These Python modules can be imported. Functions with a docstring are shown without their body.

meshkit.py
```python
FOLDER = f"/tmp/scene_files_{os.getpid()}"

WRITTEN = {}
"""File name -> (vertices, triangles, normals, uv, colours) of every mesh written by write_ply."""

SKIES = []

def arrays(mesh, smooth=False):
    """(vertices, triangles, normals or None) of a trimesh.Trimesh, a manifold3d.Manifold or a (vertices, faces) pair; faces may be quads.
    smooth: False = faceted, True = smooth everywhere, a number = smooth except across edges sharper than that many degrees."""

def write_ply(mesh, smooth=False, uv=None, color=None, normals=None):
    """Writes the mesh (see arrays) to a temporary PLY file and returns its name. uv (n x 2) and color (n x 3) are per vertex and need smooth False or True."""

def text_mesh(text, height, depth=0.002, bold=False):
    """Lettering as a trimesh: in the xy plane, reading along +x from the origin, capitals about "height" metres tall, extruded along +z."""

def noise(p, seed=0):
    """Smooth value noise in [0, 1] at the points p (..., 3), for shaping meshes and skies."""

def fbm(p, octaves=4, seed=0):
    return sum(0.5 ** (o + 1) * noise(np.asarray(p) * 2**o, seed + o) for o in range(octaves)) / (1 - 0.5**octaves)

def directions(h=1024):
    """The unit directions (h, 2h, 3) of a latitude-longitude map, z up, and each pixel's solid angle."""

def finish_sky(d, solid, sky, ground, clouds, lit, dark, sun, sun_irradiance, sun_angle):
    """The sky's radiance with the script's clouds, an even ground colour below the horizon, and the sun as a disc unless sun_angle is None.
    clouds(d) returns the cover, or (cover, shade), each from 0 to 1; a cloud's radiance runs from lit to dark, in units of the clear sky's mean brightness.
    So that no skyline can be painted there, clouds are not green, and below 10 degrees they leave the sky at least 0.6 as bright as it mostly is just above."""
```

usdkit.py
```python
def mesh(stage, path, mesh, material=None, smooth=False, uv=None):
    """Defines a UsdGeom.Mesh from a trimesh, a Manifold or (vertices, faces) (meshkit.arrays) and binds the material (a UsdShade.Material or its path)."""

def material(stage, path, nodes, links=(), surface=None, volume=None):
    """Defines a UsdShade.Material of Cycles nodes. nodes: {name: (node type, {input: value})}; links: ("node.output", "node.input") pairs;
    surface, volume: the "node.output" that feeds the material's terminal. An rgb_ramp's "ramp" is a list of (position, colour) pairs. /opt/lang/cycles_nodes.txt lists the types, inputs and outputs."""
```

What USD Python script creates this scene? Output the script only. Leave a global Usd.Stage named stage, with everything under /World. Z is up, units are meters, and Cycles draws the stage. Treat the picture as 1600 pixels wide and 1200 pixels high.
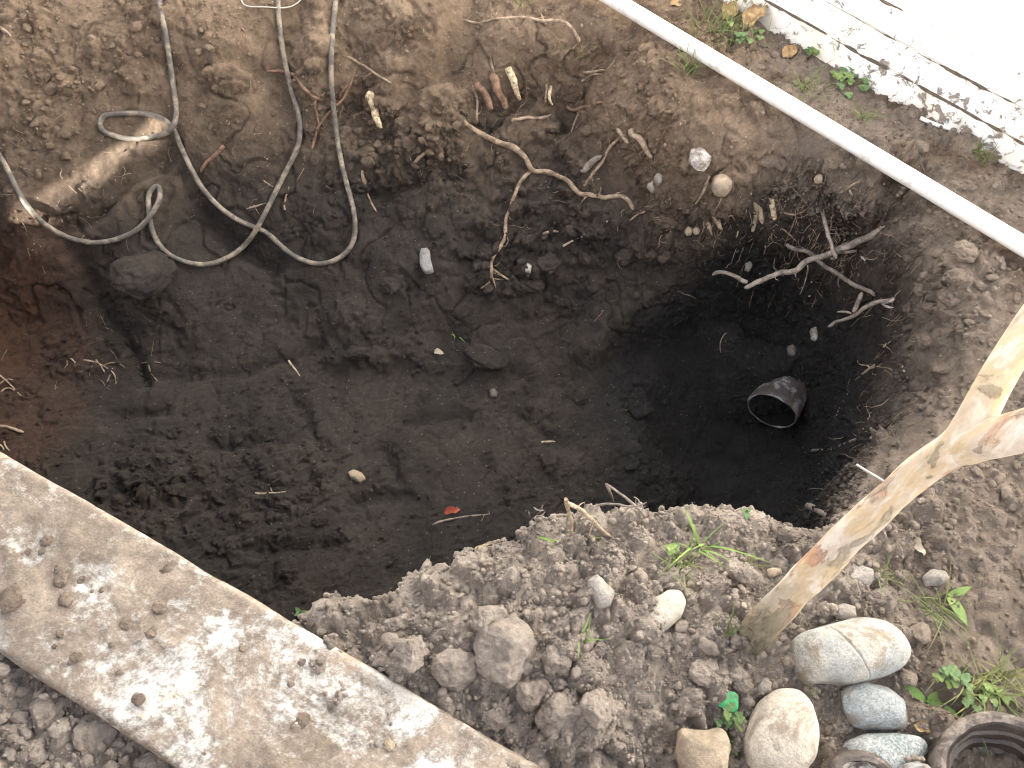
import math
import numpy as np, trimesh, usdkit, meshkit
from scipy.interpolate import LinearNDInterpolator, NearestNDInterpolator, RegularGridInterpolator, CubicSpline
from scipy.ndimage import gaussian_filter, gaussian_filter1d, distance_transform_edt, map_coordinates
from scipy.spatial import cKDTree, ConvexHull
from shapely.geometry import Polygon, Point
from pxr import Usd, UsdGeom, UsdLux, UsdShade, Gf, Sdf, Vt

stage = Usd.Stage.CreateInMemory()
UsdGeom.SetStageUpAxis(stage, UsdGeom.Tokens.z)
UsdGeom.SetStageMetersPerUnit(stage, 1.0)
World = UsdGeom.Xform.Define(stage, '/World'); stage.SetDefaultPrim(World.GetPrim())
UsdGeom.Scope.Define(stage, '/World/Looks')

# ------------------------------------------------------------------ camera
EYE = np.array([0.0, 0.0, 1.5]); PITCH = math.radians(60)
RT = np.array([1.0, 0, 0]); FW = np.array([0, math.cos(PITCH), -math.sin(PITCH)]); UP = np.array([0, math.sin(PITCH), math.cos(PITCH)])
TX = 0.613; FPX = 800 / TX
EXPOSURE = 2.72
cam = UsdGeom.Camera.Define(stage, '/World/camera')
cam.AddTransformOp().Set(Gf.Matrix4d(*RT, 0, *UP, 0, *(-FW), 0, *EYE, 1))
cam.CreateHorizontalApertureAttr(36.0); cam.CreateVerticalApertureAttr(27.0)
cam.CreateFocalLengthAttr(36 / (2 * TX)); cam.CreateClippingRangeAttr(Gf.Vec2f(0.05, 300))
cam.CreateExposureAttr(EXPOSURE)

# ------------------------------------------------------------------ sky and sun
SUN_EL, SUN_AZ = math.radians(30), math.radians(38)
to_sun = np.array([-math.cos(SUN_AZ) * math.cos(SUN_EL), -math.sin(SUN_AZ) * math.cos(SUN_EL), math.sin(SUN_EL)])
M = usdkit.material
sky_mat = M(stage, '/World/Looks/sky_material', {
    's': ('sky_texture', dict(sky_type='single_scattering', sun_disc=False, sun_elevation=SUN_EL, sun_rotation=math.atan2(to_sun[0], to_sun[1]), aerosol_density=1.6)),
    'g': ('texture_coordinate', {}),
    'n': ('noise_texture', dict(scale=2.2, detail=6.0, roughness=0.55)),
    'r': ('map_range', dict(range_type='smoothstep', from_min=0.30, from_max=0.62, to_min=0.35, to_max=0.95)),
    'bw': ('rgb_to_bw', {}),
    'cl': ('mix', dict(mix_type='multiply', fac=1.0, color2=(1.30, 1.275, 1.30))),
    'mx': ('mix', {}),
    'b': ('background_shader', dict(strength=0.12))},
    [('g.generated', 'n.vector'), ('n.fac', 'r.value'), ('s.color', 'bw.color'), ('bw.val', 'cl.color1'), ('r.result', 'mx.fac'),
     ('s.color', 'mx.color1'), ('cl.color', 'mx.color2'), ('mx.color', 'b.color')], surface='b.background')
sky = UsdLux.DomeLight.Define(stage, '/World/sky')
UsdShade.MaterialBindingAPI.Apply(sky.GetPrim()).Bind(sky_mat)
sky.GetPrim().SetCustomDataByKey('kind', 'structure')
sun = UsdLux.DistantLight.Define(stage, '/World/sun')
zx = np.cross([0, 0, 1.0], to_sun); zx /= np.linalg.norm(zx); zy = np.cross(to_sun, zx)
sun.AddTransformOp().Set(Gf.Matrix4d(*zx, 0, *zy, 0, *to_sun, 0, 0, 0, 0, 1))
sun.CreateIntensityAttr(1.25); sun.CreateAngleAttr(0.42); sun.CreateNormalizeAttr(True); sun.CreateColorAttr(Gf.Vec3f(1.0, 0.93, 0.82))

# ------------------------------------------------------------------ helpers
NAMES = {}
def numbered(path):
    k = NAMES.get(path, -1) + 1; NAMES[path] = k
    return path if k == 0 else f'{path}_{k:03d}'
def tag(p, label=None, cat=None, group=None, kind=None):
    p = p.GetPrim() if hasattr(p, 'GetPrim') else p
    for k, v in (('label', label), ('category', cat), ('group', group), ('kind', kind)):
        if v: p.SetCustomDataByKey(k, v)
    return p
def pth(parent): return '/World' if parent is None else str(parent.GetPath())
def obj(name, mesh, mat, parent=None, smooth=False):
    return usdkit.mesh(stage, numbered(pth(parent) + '/' + name), mesh, mat, smooth=smooth).GetPrim()
def thing(name, label, cat, group=None, loc=(0, 0, 0), parent=None):
    x = UsdGeom.Xform.Define(stage, numbered(pth(parent) + '/' + name))
    x.AddTranslateOp().Set(Gf.Vec3d(*map(float, loc)))
    return tag(x, label, cat, group)
def moved(mesh, off):
    m = mesh.copy(); m.apply_translation(-np.asarray(off, float)); return m
def cat(ms): return trimesh.util.concatenate(ms)
rng = np.random.default_rng(7)
noise, fbm = meshkit.noise, meshkit.fbm

def ray(u, v):
    u, v = np.broadcast_arrays(np.asarray(u, float), np.asarray(v, float))
    return ((u - 800) / FPX)[..., None] * RT + ((600 - v) / FPX)[..., None] * UP + FW
def at(u, v, z):
    d = ray(u, v); return EYE + d * ((np.asarray(z, float) - EYE[2]) / d[..., 2])[..., None]
def depth(p): return (np.asarray(p) - EYE) @ FW
def smooth01(x): x = np.clip(x, 0, 1); return x * x * (3 - 2 * x)

# ------------------------------------------------------------------ materials
class L(str): pass
class G:
    def __init__(s): s.n, s.l, s.k = {}, [], 0
    def __call__(s, kind, out, **inp):
        s.k += 1; nm = f'{kind}_{s.k}'; vals = {}
        for k, v in inp.items():
            if isinstance(v, L): s.l.append((str(v), f'{nm}.{k}'))
            else: vals[k] = v
        s.n[nm] = (kind, vals); return L(f'{nm}.{out}')
    def noise(s, vec, scale, detail=4.0, rough=0.55, dist=0.0, out='fac'):
        return s('noise_texture', out, vector=vec, scale=scale, detail=detail, roughness=rough, distortion=dist)
    def mr(s, val, a, b, c=0.0, d=1.0, t='smoothstep'):
        return s('map_range', 'result', range_type=t, value=val, from_min=a, from_max=b, to_min=c, to_max=d, clamp=True)
    def mix(s, f, a, b, t='mix'): return s('mix', 'color', mix_type=t, fac=f, color1=a, color2=b)
    def math(s, t, a, b=0.0, c=0.0): return s('math', 'value', math_type=t, value1=a, value2=b, value3=c)
    def scale(s, col, f): return s('vector_math', 'vector', math_type='scale', vector1=col, scale=f)
    def bump(s, h, dist, strength=1.0, normal=None):
        kw = dict(height=h, distance=dist, strength=strength)
        if normal is not None: kw['normal'] = normal
        return s('bump', 'normal', **kw)
    def done(s, name, **p):
        b = s('principled_bsdf', 'BSDF', **p)
        return M(stage, '/World/Looks/' + name, s.n, s.l, surface=str(b))

def soil_material(name, dry_gain=1.0, hue=(1, 1, 1)):
    g = G(); pos = g('geometry', 'position'); 
    sx = g('separate_xyz', 'x', vector=pos); node = str(sx).split('.')[0]; y, z = L(node + '.y'), L(node + '.z')
    n1 = g.noise(pos, 2.6, 5.0, 0.6); n2 = g.noise(pos, 17.0, 8.0, 0.72, 0.4); n3 = g.noise(pos, 120.0, 6.0, 0.7); n4 = g.noise(pos, 480.0, 4.0, 0.7)
    n5 = g.noise(g('vector_math', 'vector', math_type='add', vector1=pos, vector2=(7.3, 2.1, 4.4)), 5.5, 5.0, 0.6)
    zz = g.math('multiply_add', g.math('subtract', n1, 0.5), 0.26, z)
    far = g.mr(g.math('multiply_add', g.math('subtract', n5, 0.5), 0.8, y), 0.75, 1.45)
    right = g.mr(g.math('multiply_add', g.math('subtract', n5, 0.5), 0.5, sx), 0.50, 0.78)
    low_mix = g.mr(g.math('multiply_add', right, -0.11, zz), -0.05, -0.44, 0.0, 1.0)  # soil colour darkens the lower it lies, sooner on the right
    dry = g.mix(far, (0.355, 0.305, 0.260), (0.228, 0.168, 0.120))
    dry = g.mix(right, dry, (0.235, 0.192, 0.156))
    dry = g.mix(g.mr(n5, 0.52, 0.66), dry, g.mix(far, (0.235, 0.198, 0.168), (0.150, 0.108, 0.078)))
    low_col = g.mix(g.mr(n5, 0.40, 0.62), (0.047, 0.0385, 0.033), (0.033, 0.028, 0.0255))
    deep = g.mr(g.math('multiply_add', g.mr(g.math('multiply_add', g.math('subtract', n5, 0.5), 0.5, sx), 0.10, 0.62), -0.33, zz), -0.66, -0.80)  # near-black tone lowest down, reaching higher towards the right
    low_col = g.mix(deep, low_col, (0.024, 0.0225, 0.0225))
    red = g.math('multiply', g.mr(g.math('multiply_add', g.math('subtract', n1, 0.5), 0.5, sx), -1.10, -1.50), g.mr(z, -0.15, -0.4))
    low_col = g.mix(red, low_col, (0.066, 0.034, 0.021))
    col = g.mix(low_mix, g.scale(dry, dry_gain), low_col)
    col = g.mix(1.0, col, hue, 'multiply')
    col = g.scale(col, g.mr(n2, 0.22, 0.78, 0.42, 1.5, 'linear'))
    col = g.scale(col, g.mr(n3, 0.25, 0.75, 0.72, 1.28, 'linear'))
    grit = g('voronoi_texture', 'color', vector=pos, scale=150.0)
    gr = g('separate_color', 'r', color=grit)
    gd = g('voronoi_texture', 'distance', vector=pos, scale=150.0)
    gm = g.math('multiply', g.mr(gr, 0.965, 0.985), g.mr(gd, 0.42, 0.25))
    col = g.mix(g.math('multiply', gm, 0.6), col, g.mix(low_mix, (0.48, 0.43, 0.36), (0.20, 0.185, 0.17)))
    h = g.math('add', g.math('multiply', n3, 1.0), g.math('multiply', n4, 0.45))
    h = g.math('add', h, g.math('multiply', n2, 1.2))
    nb = g.bump(h, 0.010, 0.9)
    return g.done(name, base_color=col, roughness=g.mr(low_mix, 0, 1, 0.95, 0.82), specular_ior_level=g.mr(low_mix, 0, 1, 0.12, 0.28), normal=nb)
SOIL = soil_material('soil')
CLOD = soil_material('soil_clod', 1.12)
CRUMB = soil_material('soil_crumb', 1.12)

def simple(name, col, rough=0.8, var=0.35, scale=30.0, bump=0.002, bscale=200.0, spec=0.3, col2=None, mscale=None, mlo=0.45, mhi=0.6, stretch=None, col3=None, **kw):
    g = G(); pos = g('geometry', 'position')
    v = g('mapping', 'vector', vector=pos, scale=stretch) if stretch else pos
    c = col
    if col2 is not None: c = g.mix(g.mr(g.noise(v, mscale or scale, 6.0, 0.65, 0.3), mlo, mhi), c, col2)
    if col3 is not None: c = g.mix(g.mr(g.noise(g('vector_math', 'vector', math_type='add', vector1=v, vector2=(3.1, 9.2, 5.7)), (mscale or scale) * 1.7, 6.0, 0.65, 0.3), 0.53, 0.66), c, col3)
    c = g.mix(1.0, c, (1, 1, 1), 'multiply')
    c = g.scale(c, g.mr(g.noise(v, scale, 7.0, 0.7), 0.25, 0.75, 1 - var, 1 + var, 'linear'))
    nb = g.bump(g.noise(v, bscale, 5.0, 0.65), bump, 0.8)
    return g.done(name, base_color=c, roughness=rough, specular_ior_level=spec, normal=nb, **kw)

ROOT_BROWN = simple('root_brown', (0.31, 0.235, 0.17), 0.85, 0.5, 60, 0.003, 300, col2=(0.17, 0.125, 0.088), mscale=40)
ROOT_RED = simple('root_red', (0.22, 0.135, 0.095), 0.85, 0.5, 60, 0.003, 300, col2=(0.13, 0.082, 0.056), mscale=40)
ROOT_GREY = simple('root_grey', (0.235, 0.200, 0.170), 0.85, 0.5, 60, 0.003, 300, col2=(0.14, 0.118, 0.10), mscale=40)
ROOT_PALE = simple('root_pale', (0.36, 0.295, 0.21), 0.8, 0.45, 80, 0.002, 300, col2=(0.24, 0.185, 0.13), mscale=45)
WOOD_CUT = simple('wood_cut', (0.58, 0.48, 0.33), 0.8, 0.45, 90, 0.003, 300, col2=(0.27, 0.19, 0.115), mscale=60)
WHITE_CHIP = simple('white_chip', (0.42, 0.40, 0.37), 0.8, 0.25, 60, 0.001, 300)
HOSE = simple('hose_rubber', (0.098, 0.088, 0.079), 0.66, 0.45, 60, 0.0010, 400, spec=0.3, col2=(0.225, 0.19, 0.15), mscale=20)
GRASS = simple('grass_green', (0.085, 0.125, 0.030), 0.6, 0.35, 40, 0.0003, 300, col2=(0.15, 0.15, 0.055), mscale=12)
SPROUT = simple('sprout_green', (0.16, 0.26, 0.06), 0.55, 0.25, 40, 0.0003, 300)
LEAF = simple('weed_leaf', (0.095, 0.17, 0.040), 0.5, 0.25, 50, 0.0006, 250, col2=(0.16, 0.22, 0.06), mscale=18)
CLOVER = simple('clover_leaf', (0.085, 0.15, 0.060), 0.55, 0.25, 50, 0.0004, 250, col2=(0.17, 0.23, 0.07), mscale=18)
DRYLEAF = simple('dry_leaf', (0.27, 0.17, 0.085), 0.7, 0.45, 60, 0.002, 200, col2=(0.36, 0.25, 0.125), mscale=30)
PALELEAF = simple('pale_leaf', (0.36, 0.31, 0.235), 0.6, 0.25, 40, 0.0006, 200)
REDLEAF = simple('red_leaf', (0.22, 0.045, 0.025), 0.6, 0.25, 40, 0.0006, 200)
GREENSCRAP = simple('green_plastic', (0.045, 0.36, 0.13), 0.5, 0.3, 60, 0.001, 100, spec=0.4, col2=(0.10, 0.24, 0.12), mscale=70, mlo=.5, mhi=.65)
WIRE = simple('wire_metal', (0.42, 0.40, 0.37), 0.45, 0.2, 60, 0.0003, 300, metallic=0.6)
WHITEPLASTIC = simple('white_plastic', (0.75, 0.74, 0.70), 0.5, 0.1, 40, 0.0003, 100)

def stone_mat(name, c1, c2, c3, sc=14.0, speck=0.5, dirt=0.5, lo=.50, hi=.60):
    g = G(); pos = g('geometry', 'position')
    n1 = g.noise(pos, sc, 6.0, 0.62, 0.3); n2 = g.noise(pos, 160.0, 4.0, 0.7); n3 = g.noise(pos, 45.0, 6.0, 0.7)
    c = g.mix(g.mr(n1, 0.40, 0.60), c1, c2)
    v = g('separate_color', 'r', color=g('voronoi_texture', 'color', vector=pos, scale=380.0))
    c = g.scale(c, g.mr(v, 0, 1, 1 - speck * 0.55, 1 + speck * 0.45, 'linear'))
    c = g.scale(c, g.mr(n3, 0.25, 0.75, 0.75, 1.22, 'linear'))
    nrm = g('geometry', 'normal'); nz = g('separate_xyz', 'z', vector=nrm)
    d = g.math('multiply', g.mr(g.noise(g('vector_math', 'vector', math_type='add', vector1=pos, vector2=(1.7, 3.3, 0.4)), sc * 0.8, 8.0, 0.72, 0.5), lo, hi), dirt)
    c = g.mix(d, c, c3)
    nb = g.bump(g.math('add', n3, g.math('multiply', n2, 0.4)), 0.005, 0.8)
    return g.done(name, base_color=c, roughness=0.85, specular_ior_level=0.25, normal=nb)
DIRT = (0.20, 0.165, 0.13)
ST_GRAN = stone_mat('stone_granite', (0.285, 0.298, 0.288), (0.35, 0.33, 0.29), (0.20, 0.165, 0.125), 16, 0.35, 0.85)
ST_PALE = stone_mat('stone_pale', (0.45, 0.405, 0.335), (0.37, 0.332, 0.275), (0.20, 0.165, 0.13), 14, 0.35, 0.8)
ST_BLUE = stone_mat('stone_blue', (0.195, 0.222, 0.230), (0.255, 0.275, 0.28), (0.17, 0.148, 0.128), 12, 0.45, 1.0, .44, .52)
ST_SPEC = stone_mat('stone_speckled', (0.22, 0.25, 0.255), (0.30, 0.315, 0.315), (0.21, 0.20, 0.18), 16, 0.8, 0.6)
ST_TAN = stone_mat('stone_tan', (0.29, 0.23, 0.165), (0.34, 0.275, 0.20), DIRT, 20, 0.3, 0.7)
ST_GREY = stone_mat('stone_grey', (0.22, 0.20, 0.18), (0.28, 0.26, 0.235), DIRT, 16, 0.3, 0.8)
ST_DARK = stone_mat('stone_damp', (0.11, 0.10, 0.09), (0.15, 0.14, 0.13), (0.06, 0.05, 0.042), 16, 0.3, 0.6)
ST_CRUST = stone_mat('stone_crusted', (0.44, 0.43, 0.42), (0.30, 0.27, 0.24), (0.17, 0.135, 0.10), 60, 0.4, 0.9)
ST_PGREY = stone_mat('stone_light_grey', (0.19, 0.19, 0.195), (0.25, 0.248, 0.25), DIRT, 40, 0.4, 0.6)
ST_WHITE = stone_mat('stone_white', (0.30, 0.30, 0.30), (0.38, 0.37, 0.355), DIRT, 40, 0.4, 0.8)

# ------------------------------------------------------------------ terrain
def ctl(rows):
    a = np.array(rows, float); p = at(a[:, 0], a[:, 1], a[:, 2]); return p[:, :2], a[:, 2]
OUT = []
def row(v, *uz): OUT.extend((u, v, z) for u, z in uz)
row(-160, (-600, 0), (0, 0), (400, 0), (800, 0), (1200, 0), (1700, 0), (2200, 0))
row(-40, (-500, 0), (0, 0), (250, 0), (500, 0.01), (750, 0.02), (950, 0.01), (1200, 0), (1600, 0), (2000, 0))
row(40, (-400, -.02), (0, -.03), (200, -.03), (350, -.02), (500, -.01), (650, 0.0), (800, 0.0), (950, 0), (1100, 0.01))
row(85, (-400, -.05), (0, -.06), (200, -.06), (330, -.04), (480, -.03), (600, -.03), (700, -.03), (850, -.05), (930, -.04), (1000, 0.0), (1100, 0.01))
row(150, (-300, -.10), (0, -.12), (150, -.14), (300, -.16), (430, -.20), (560, -.21), (700, -.20), (820, -.20), (900, -.17), (970, -.05), (1060, 0.0), (1180, 0.02))
row(205, (-300, -.16), (0, -.18), (150, -.20), (270, -.22), (400, -.24), (500, -.27), (620, -.27), (760, -.27), (860, -.26), (930, -.20), (1000, -.12), (1080, -.03), (1180, 0.0), (1260, 0.01))
row(250, (-300, -.20), (0, -.21), (120, -.225), (210, -.24), (260, -.28), (400, -.30), (520, -.285), (650, -.28), (780, -.285), (880, -.30), (980, -.22), (1080, -.10), (1180, -.03), (1290, 0.01))
row(310, (-300, -.22), (0, -.225), (60, -.26), (150, -.32), (300, -.38), (450, -.39), (600, -.38), (750, -.38), (880, -.37), (1000, -.29), (1090, -.20), (1180, -.14), (1280, -.06), (1380, -.01), (1450, 0.01))
row(130, (1330, 0), (1450, 0), (1650, 0), (1900, 0)); row(205, (1350, .0), (1450, 0), (1550, 0), (1750, 0)); row(265, (1370, 0), (1450, 0), (1560, 0), (1750, 0)); row(330, (1490, .005), (1580, 0), (1750, 0))
row(360, (-300, -.34), (0, -.35), (150, -.38), (300, -.44), (450, -.45), (600, -.42), (750, -.41), (880, -.41), (1000, -.36), (1090, -.29), (1170, -.27), (1250, -.24), (1330, -.13), (1400, -.06), (1470, -.01), (1560, 0.0))
row(420, (-300, -.42), (0, -.45), (150, -.46), (230, -.44), (330, -.50), (480, -.51), (620, -.47), (780, -.47), (900, -.46), (1010, -.43), (1080, -.42), (1330, -.33), (1390, -.16), (1450, -.07), (1490, -.01), (1600, 0.0))
row(490, (-300, -.46), (0, -.54), (150, -.54), (280, -.53), (400, -.58), (600, -.56), (780, -.55), (920, -.56), (1405, -.24), (1440, -.14), (1475, -.06), (1520, -.01), (1620, .01))
row(550, (-330, -.2), (-150, -.52), (0, -.585), (200, -.605), (350, -.62), (500, -.64), (700, -.65), (850, -.65), (1410, -.22), (1450, -.12), (1480, -.05), (1530, -.02), (1620, 0))
row(620, (-50, -.6), (150, -.63), (350, -.65), (500, -.665), (700, -.675), (850, -.68)); row(680, (150, -.64), (350, -.66), (500, -.67), (700, -.68), (850, -.69))
row(620, (1410, -.21), (1450, -.10), (1490, -.03), (1560, 0))
row(690, (1375, -.15), (1420, -.08), (1480, -.01), (1560, 0))
row(760, (1340, -.08), (1390, -.03), (1450, 0), (1560, 0.0))
row(830, (1305, -.01), (1360, .0), (1450, .01), (1600, 0))
for u, v in ((-300, 600), (0, 770), (200, 890), (400, 990), (490, 955)): OUT.append((u, v, -0.005))
for u, v in ((560, 945), (605, 945), (640, 905), (680, 885), (740, 858), (790, 842), (830, 820), (880, 800), (950, 800), (1040, 790), (1110, 785), (1150, 792), (1200, 802), (1240, 822), (1290, 828)): OUT.append((u, v, 0.015))
row(900, (0, 0), (700, .035), (850, .05), (1000, .05), (1150, .03), (1300, .02), (1450, .0), (1650, 0))
row(1000, (0, 0), (300, -.01), (550, 0.02), (700, .055), (850, .075), (1000, .06), (1150, .03), (1300, .01), (1450, .0), (1650, 0))
row(1100, (-200, -.01), (100, 0), (400, 0), (700, .03), (850, .05), (1000, .04), (1150, .01), (1300, 0), (1450, .0), (1650, 0))
row(1220, (-200, 0), (100, 0), (400, 0), (700, 0), (900, .01), (1100, .0), (1300, 0), (1450, .0), (1650, 0))
row(1500, (-400, 0), (100, 0), (900, 0), (1900, 0))
INN = [(0, 620, -.58), (0, 680, -.55), (-150, 600, -.45), (-250, 620, -.3), (150, 600, -.615), (150, 680, -.62), (300, 650, -.655), (350, 600, -.64), (500, 580, -.655), (700, 590, -.665), (850, 590, -.67), (500, 680, -.66), (700, 680, -.67),
       (900, 600, -.675), (930, 560, -.65), (1000, 500, -.62), (1080, 450, -.58), (1165, 405, -.53), (1165, 440, -.66), (1165, 480, -.66), (1165, 530, -.77), (1200, 575, -.83), (1240, 590, -.83), (1220, 560, -.81), (1240, 412, -.54), (1250, 450, -.65), (1250, 500, -.74), (1260, 550, -.78), (1290, 600, -.85),
       (1320, 445, -.53), (1340, 490, -.64), (1340, 560, -.76), (1340, 640, -.80), (1385, 480, -.52), (1398, 520, -.58), (1400, 575, -.64), (1388, 630, -.72), (1366, 690, -.77), (1340, 730, -.72), (1310, 780, -.76),
       (1080, 500, -.72), (1030, 560, -.73), (1100, 610, -.85), (1200, 690, -.93), (1260, 720, -.94), (1100, 750, -.92), (1000, 640, -.725), (1034, 650, -.83), (1002, 710, -.72), (1040, 720, -.87), (940, 700, -.70), (960, 760, -.74),
       (300, 760, -.67), (100, 720, -.60), (500, 800, -.68), (700, 800, -.69), (900, 820, -.71), (0, 900, -.62), (300, 980, -.68), (600, 1050, -.70), (900, 1000, -.72), (1080, 900, -.9), (1180, 950, -.93), (1300, 900, -.90), (1400, 800, -.88), (1420, 700, -.8)]
PC = at(1206, 642, -.795)      # the mouth of the old pipe
INW = [(PC[0] + o_, PC[1] + b_, z_) for o_ in (-.14, -.07, 0, .07, .14) for b_, z_ in ((.15, -.64), (.09, -.69), (.062, -.74), (.02, -.925), (-.06, -.955))]
INN = [q_ for q_ in INN if np.hypot(*(at(*q_) - PC)[:2]) > .21]
RIM = [(-420, 640, 0), (-300, 600, 0), (0, 770, 0), (200, 890, 0), (400, 990, 0), (480, 975, 0), (505, 955, 0), (560, 947, .01), (605, 946, .015), (640, 905, .015), (680, 885, .015), (740, 858, .015), (790, 842, .015), (830, 820, .015), (880, 800, .015), (950, 798, .015),
       (1040, 790, .015), (1110, 785, .015), (1150, 792, .015), (1200, 802, .01), (1240, 824, 0), (1290, 832, 0), (1312, 812, -.01), (1338, 762, -.08), (1364, 705, -.14), (1386, 660, -.18), (1406, 605, -.21), (1407, 500, -.24), (1385, 457, -.27), (1330, 425, -.33), (1240, 394, -.37), (1165, 387, -.41),
       (1080, 437, -.47), (1000, 490, -.545), (930, 545, -.63), (850, 572, -.655), (700, 577, -.655), (500, 567, -.645), (350, 592, -.635), (150, 602, -.61), (0, 560, -.585), (-200, 540, -.47), (-330, 540, -.25)]
WALL_N = np.array([0.71, 0.704]); WALL_N /= np.linalg.norm(WALL_N); WALL_P = np.array([0.728, 2.034])   # house wall line

F0, F1, H0, H1, CELL = -1.72, 1.80, -0.02, 2.46, 0.0044
def axis(a, b):
    fine = np.arange(a, b + CELL / 2, CELL); out = [fine[-1]]; s = CELL * 1.35; up = []
    while out[-1] < 60: s *= 1.28; out.append(out[-1] + s); up.append(out[-1])
    s = CELL * 1.35; o = fine[0]; dn = []
    while o > -60: s *= 1.28; o -= s; dn.append(o)
    return np.concatenate([dn[::-1], fine, up]), len(dn), len(fine)
XS, ix0, nfx = axis(F0, F1); YS, iy0, nfy = axis(H0, H1)
X, Y = np.meshgrid(XS, YS, indexing='ij')
def coarse(rows, sig, more=()):
    p, z = ctl(rows)
    if len(more): p, z = np.vstack([p, np.array(more)[:, :2]]), np.r_[z, np.array(more)[:, 2]]
    cx, cy = np.arange(-2.6, 2.8, .01), np.arange(-0.6, 3.0, .01)
    A, B = np.meshgrid(cx, cy, indexing='ij')
    Z = LinearNDInterpolator(p, z)(A, B); bad = np.isnan(Z); Z[bad] = NearestNDInterpolator(p, z)(A[bad], B[bad])
    Z = gaussian_filter(Z, sig)
    return RegularGridInterpolator((cx, cy), Z, bounds_error=False, fill_value=None), (cx, cy)
fo, cxy = coarse(OUT, 2.4); fi, _ = coarse(INN, 1.8, INW)
pts = np.stack([np.clip(X, -2.55, 2.7), np.clip(Y, -.55, 2.9)], -1)
inside_c = (np.abs(X) < 2.5) & (Y > -.5) & (Y < 2.85)
ZO = fo(pts); fade = smooth01(np.minimum.reduce([(2.5 - np.abs(X)) / .5, (Y + .5) / .3, (2.85 - Y) / .3]))
ZO = ZO * fade
ZI = np.where(inside_c, fi(pts), -.6)
poly = Polygon(at(*np.array(RIM, float).T)[:, :2]).buffer(0)
# signed distance on a 5 mm raster
rx, ry = np.arange(-2.6, 2.6, .005), np.arange(-.6, 2.8, .005)
from PIL import Image, ImageDraw
im = Image.new('1', (len(rx), len(ry)))
ImageDraw.Draw(im).polygon([((x + 2.6) / .005, (y + .6) / .005) for x, y in poly.exterior.coords], fill=1)
ins = np.array(im).T
sd = (distance_transform_edt(ins) - distance_transform_edt(~ins)) * .005
SD = RegularGridInterpolator((rx, ry), sd, bounds_error=False, fill_value=-1.0)(np.stack([X, Y], -1))
P2 = np.stack([X, Y, np.zeros_like(X)], -1)
fx = slice(ix0, ix0 + nfx), slice(iy0, iy0 + nfy)
wob = np.zeros_like(X); wob[fx] = (fbm(P2[fx] * 14, 4, 3) - .5) * .045 * smooth01((.75 - Y[fx]) / .15) + (fbm(P2[fx] * 9, 2, 3) - .5) * .05
WB = .030 + .045 * smooth01((Y - .62) / .2)
w = smooth01((SD + wob) / WB + .25)
Z = ZO * (1 - w) + ZI * w
wd_ = (WALL_P[0] - X[fx]) * WALL_N[0] + (WALL_P[1] - Y[fx]) * WALL_N[1]   # distance from the house wall
Z[fx] -= .018 * np.exp(-(np.clip(wd_, 0, None) / .10) ** 2)
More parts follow.
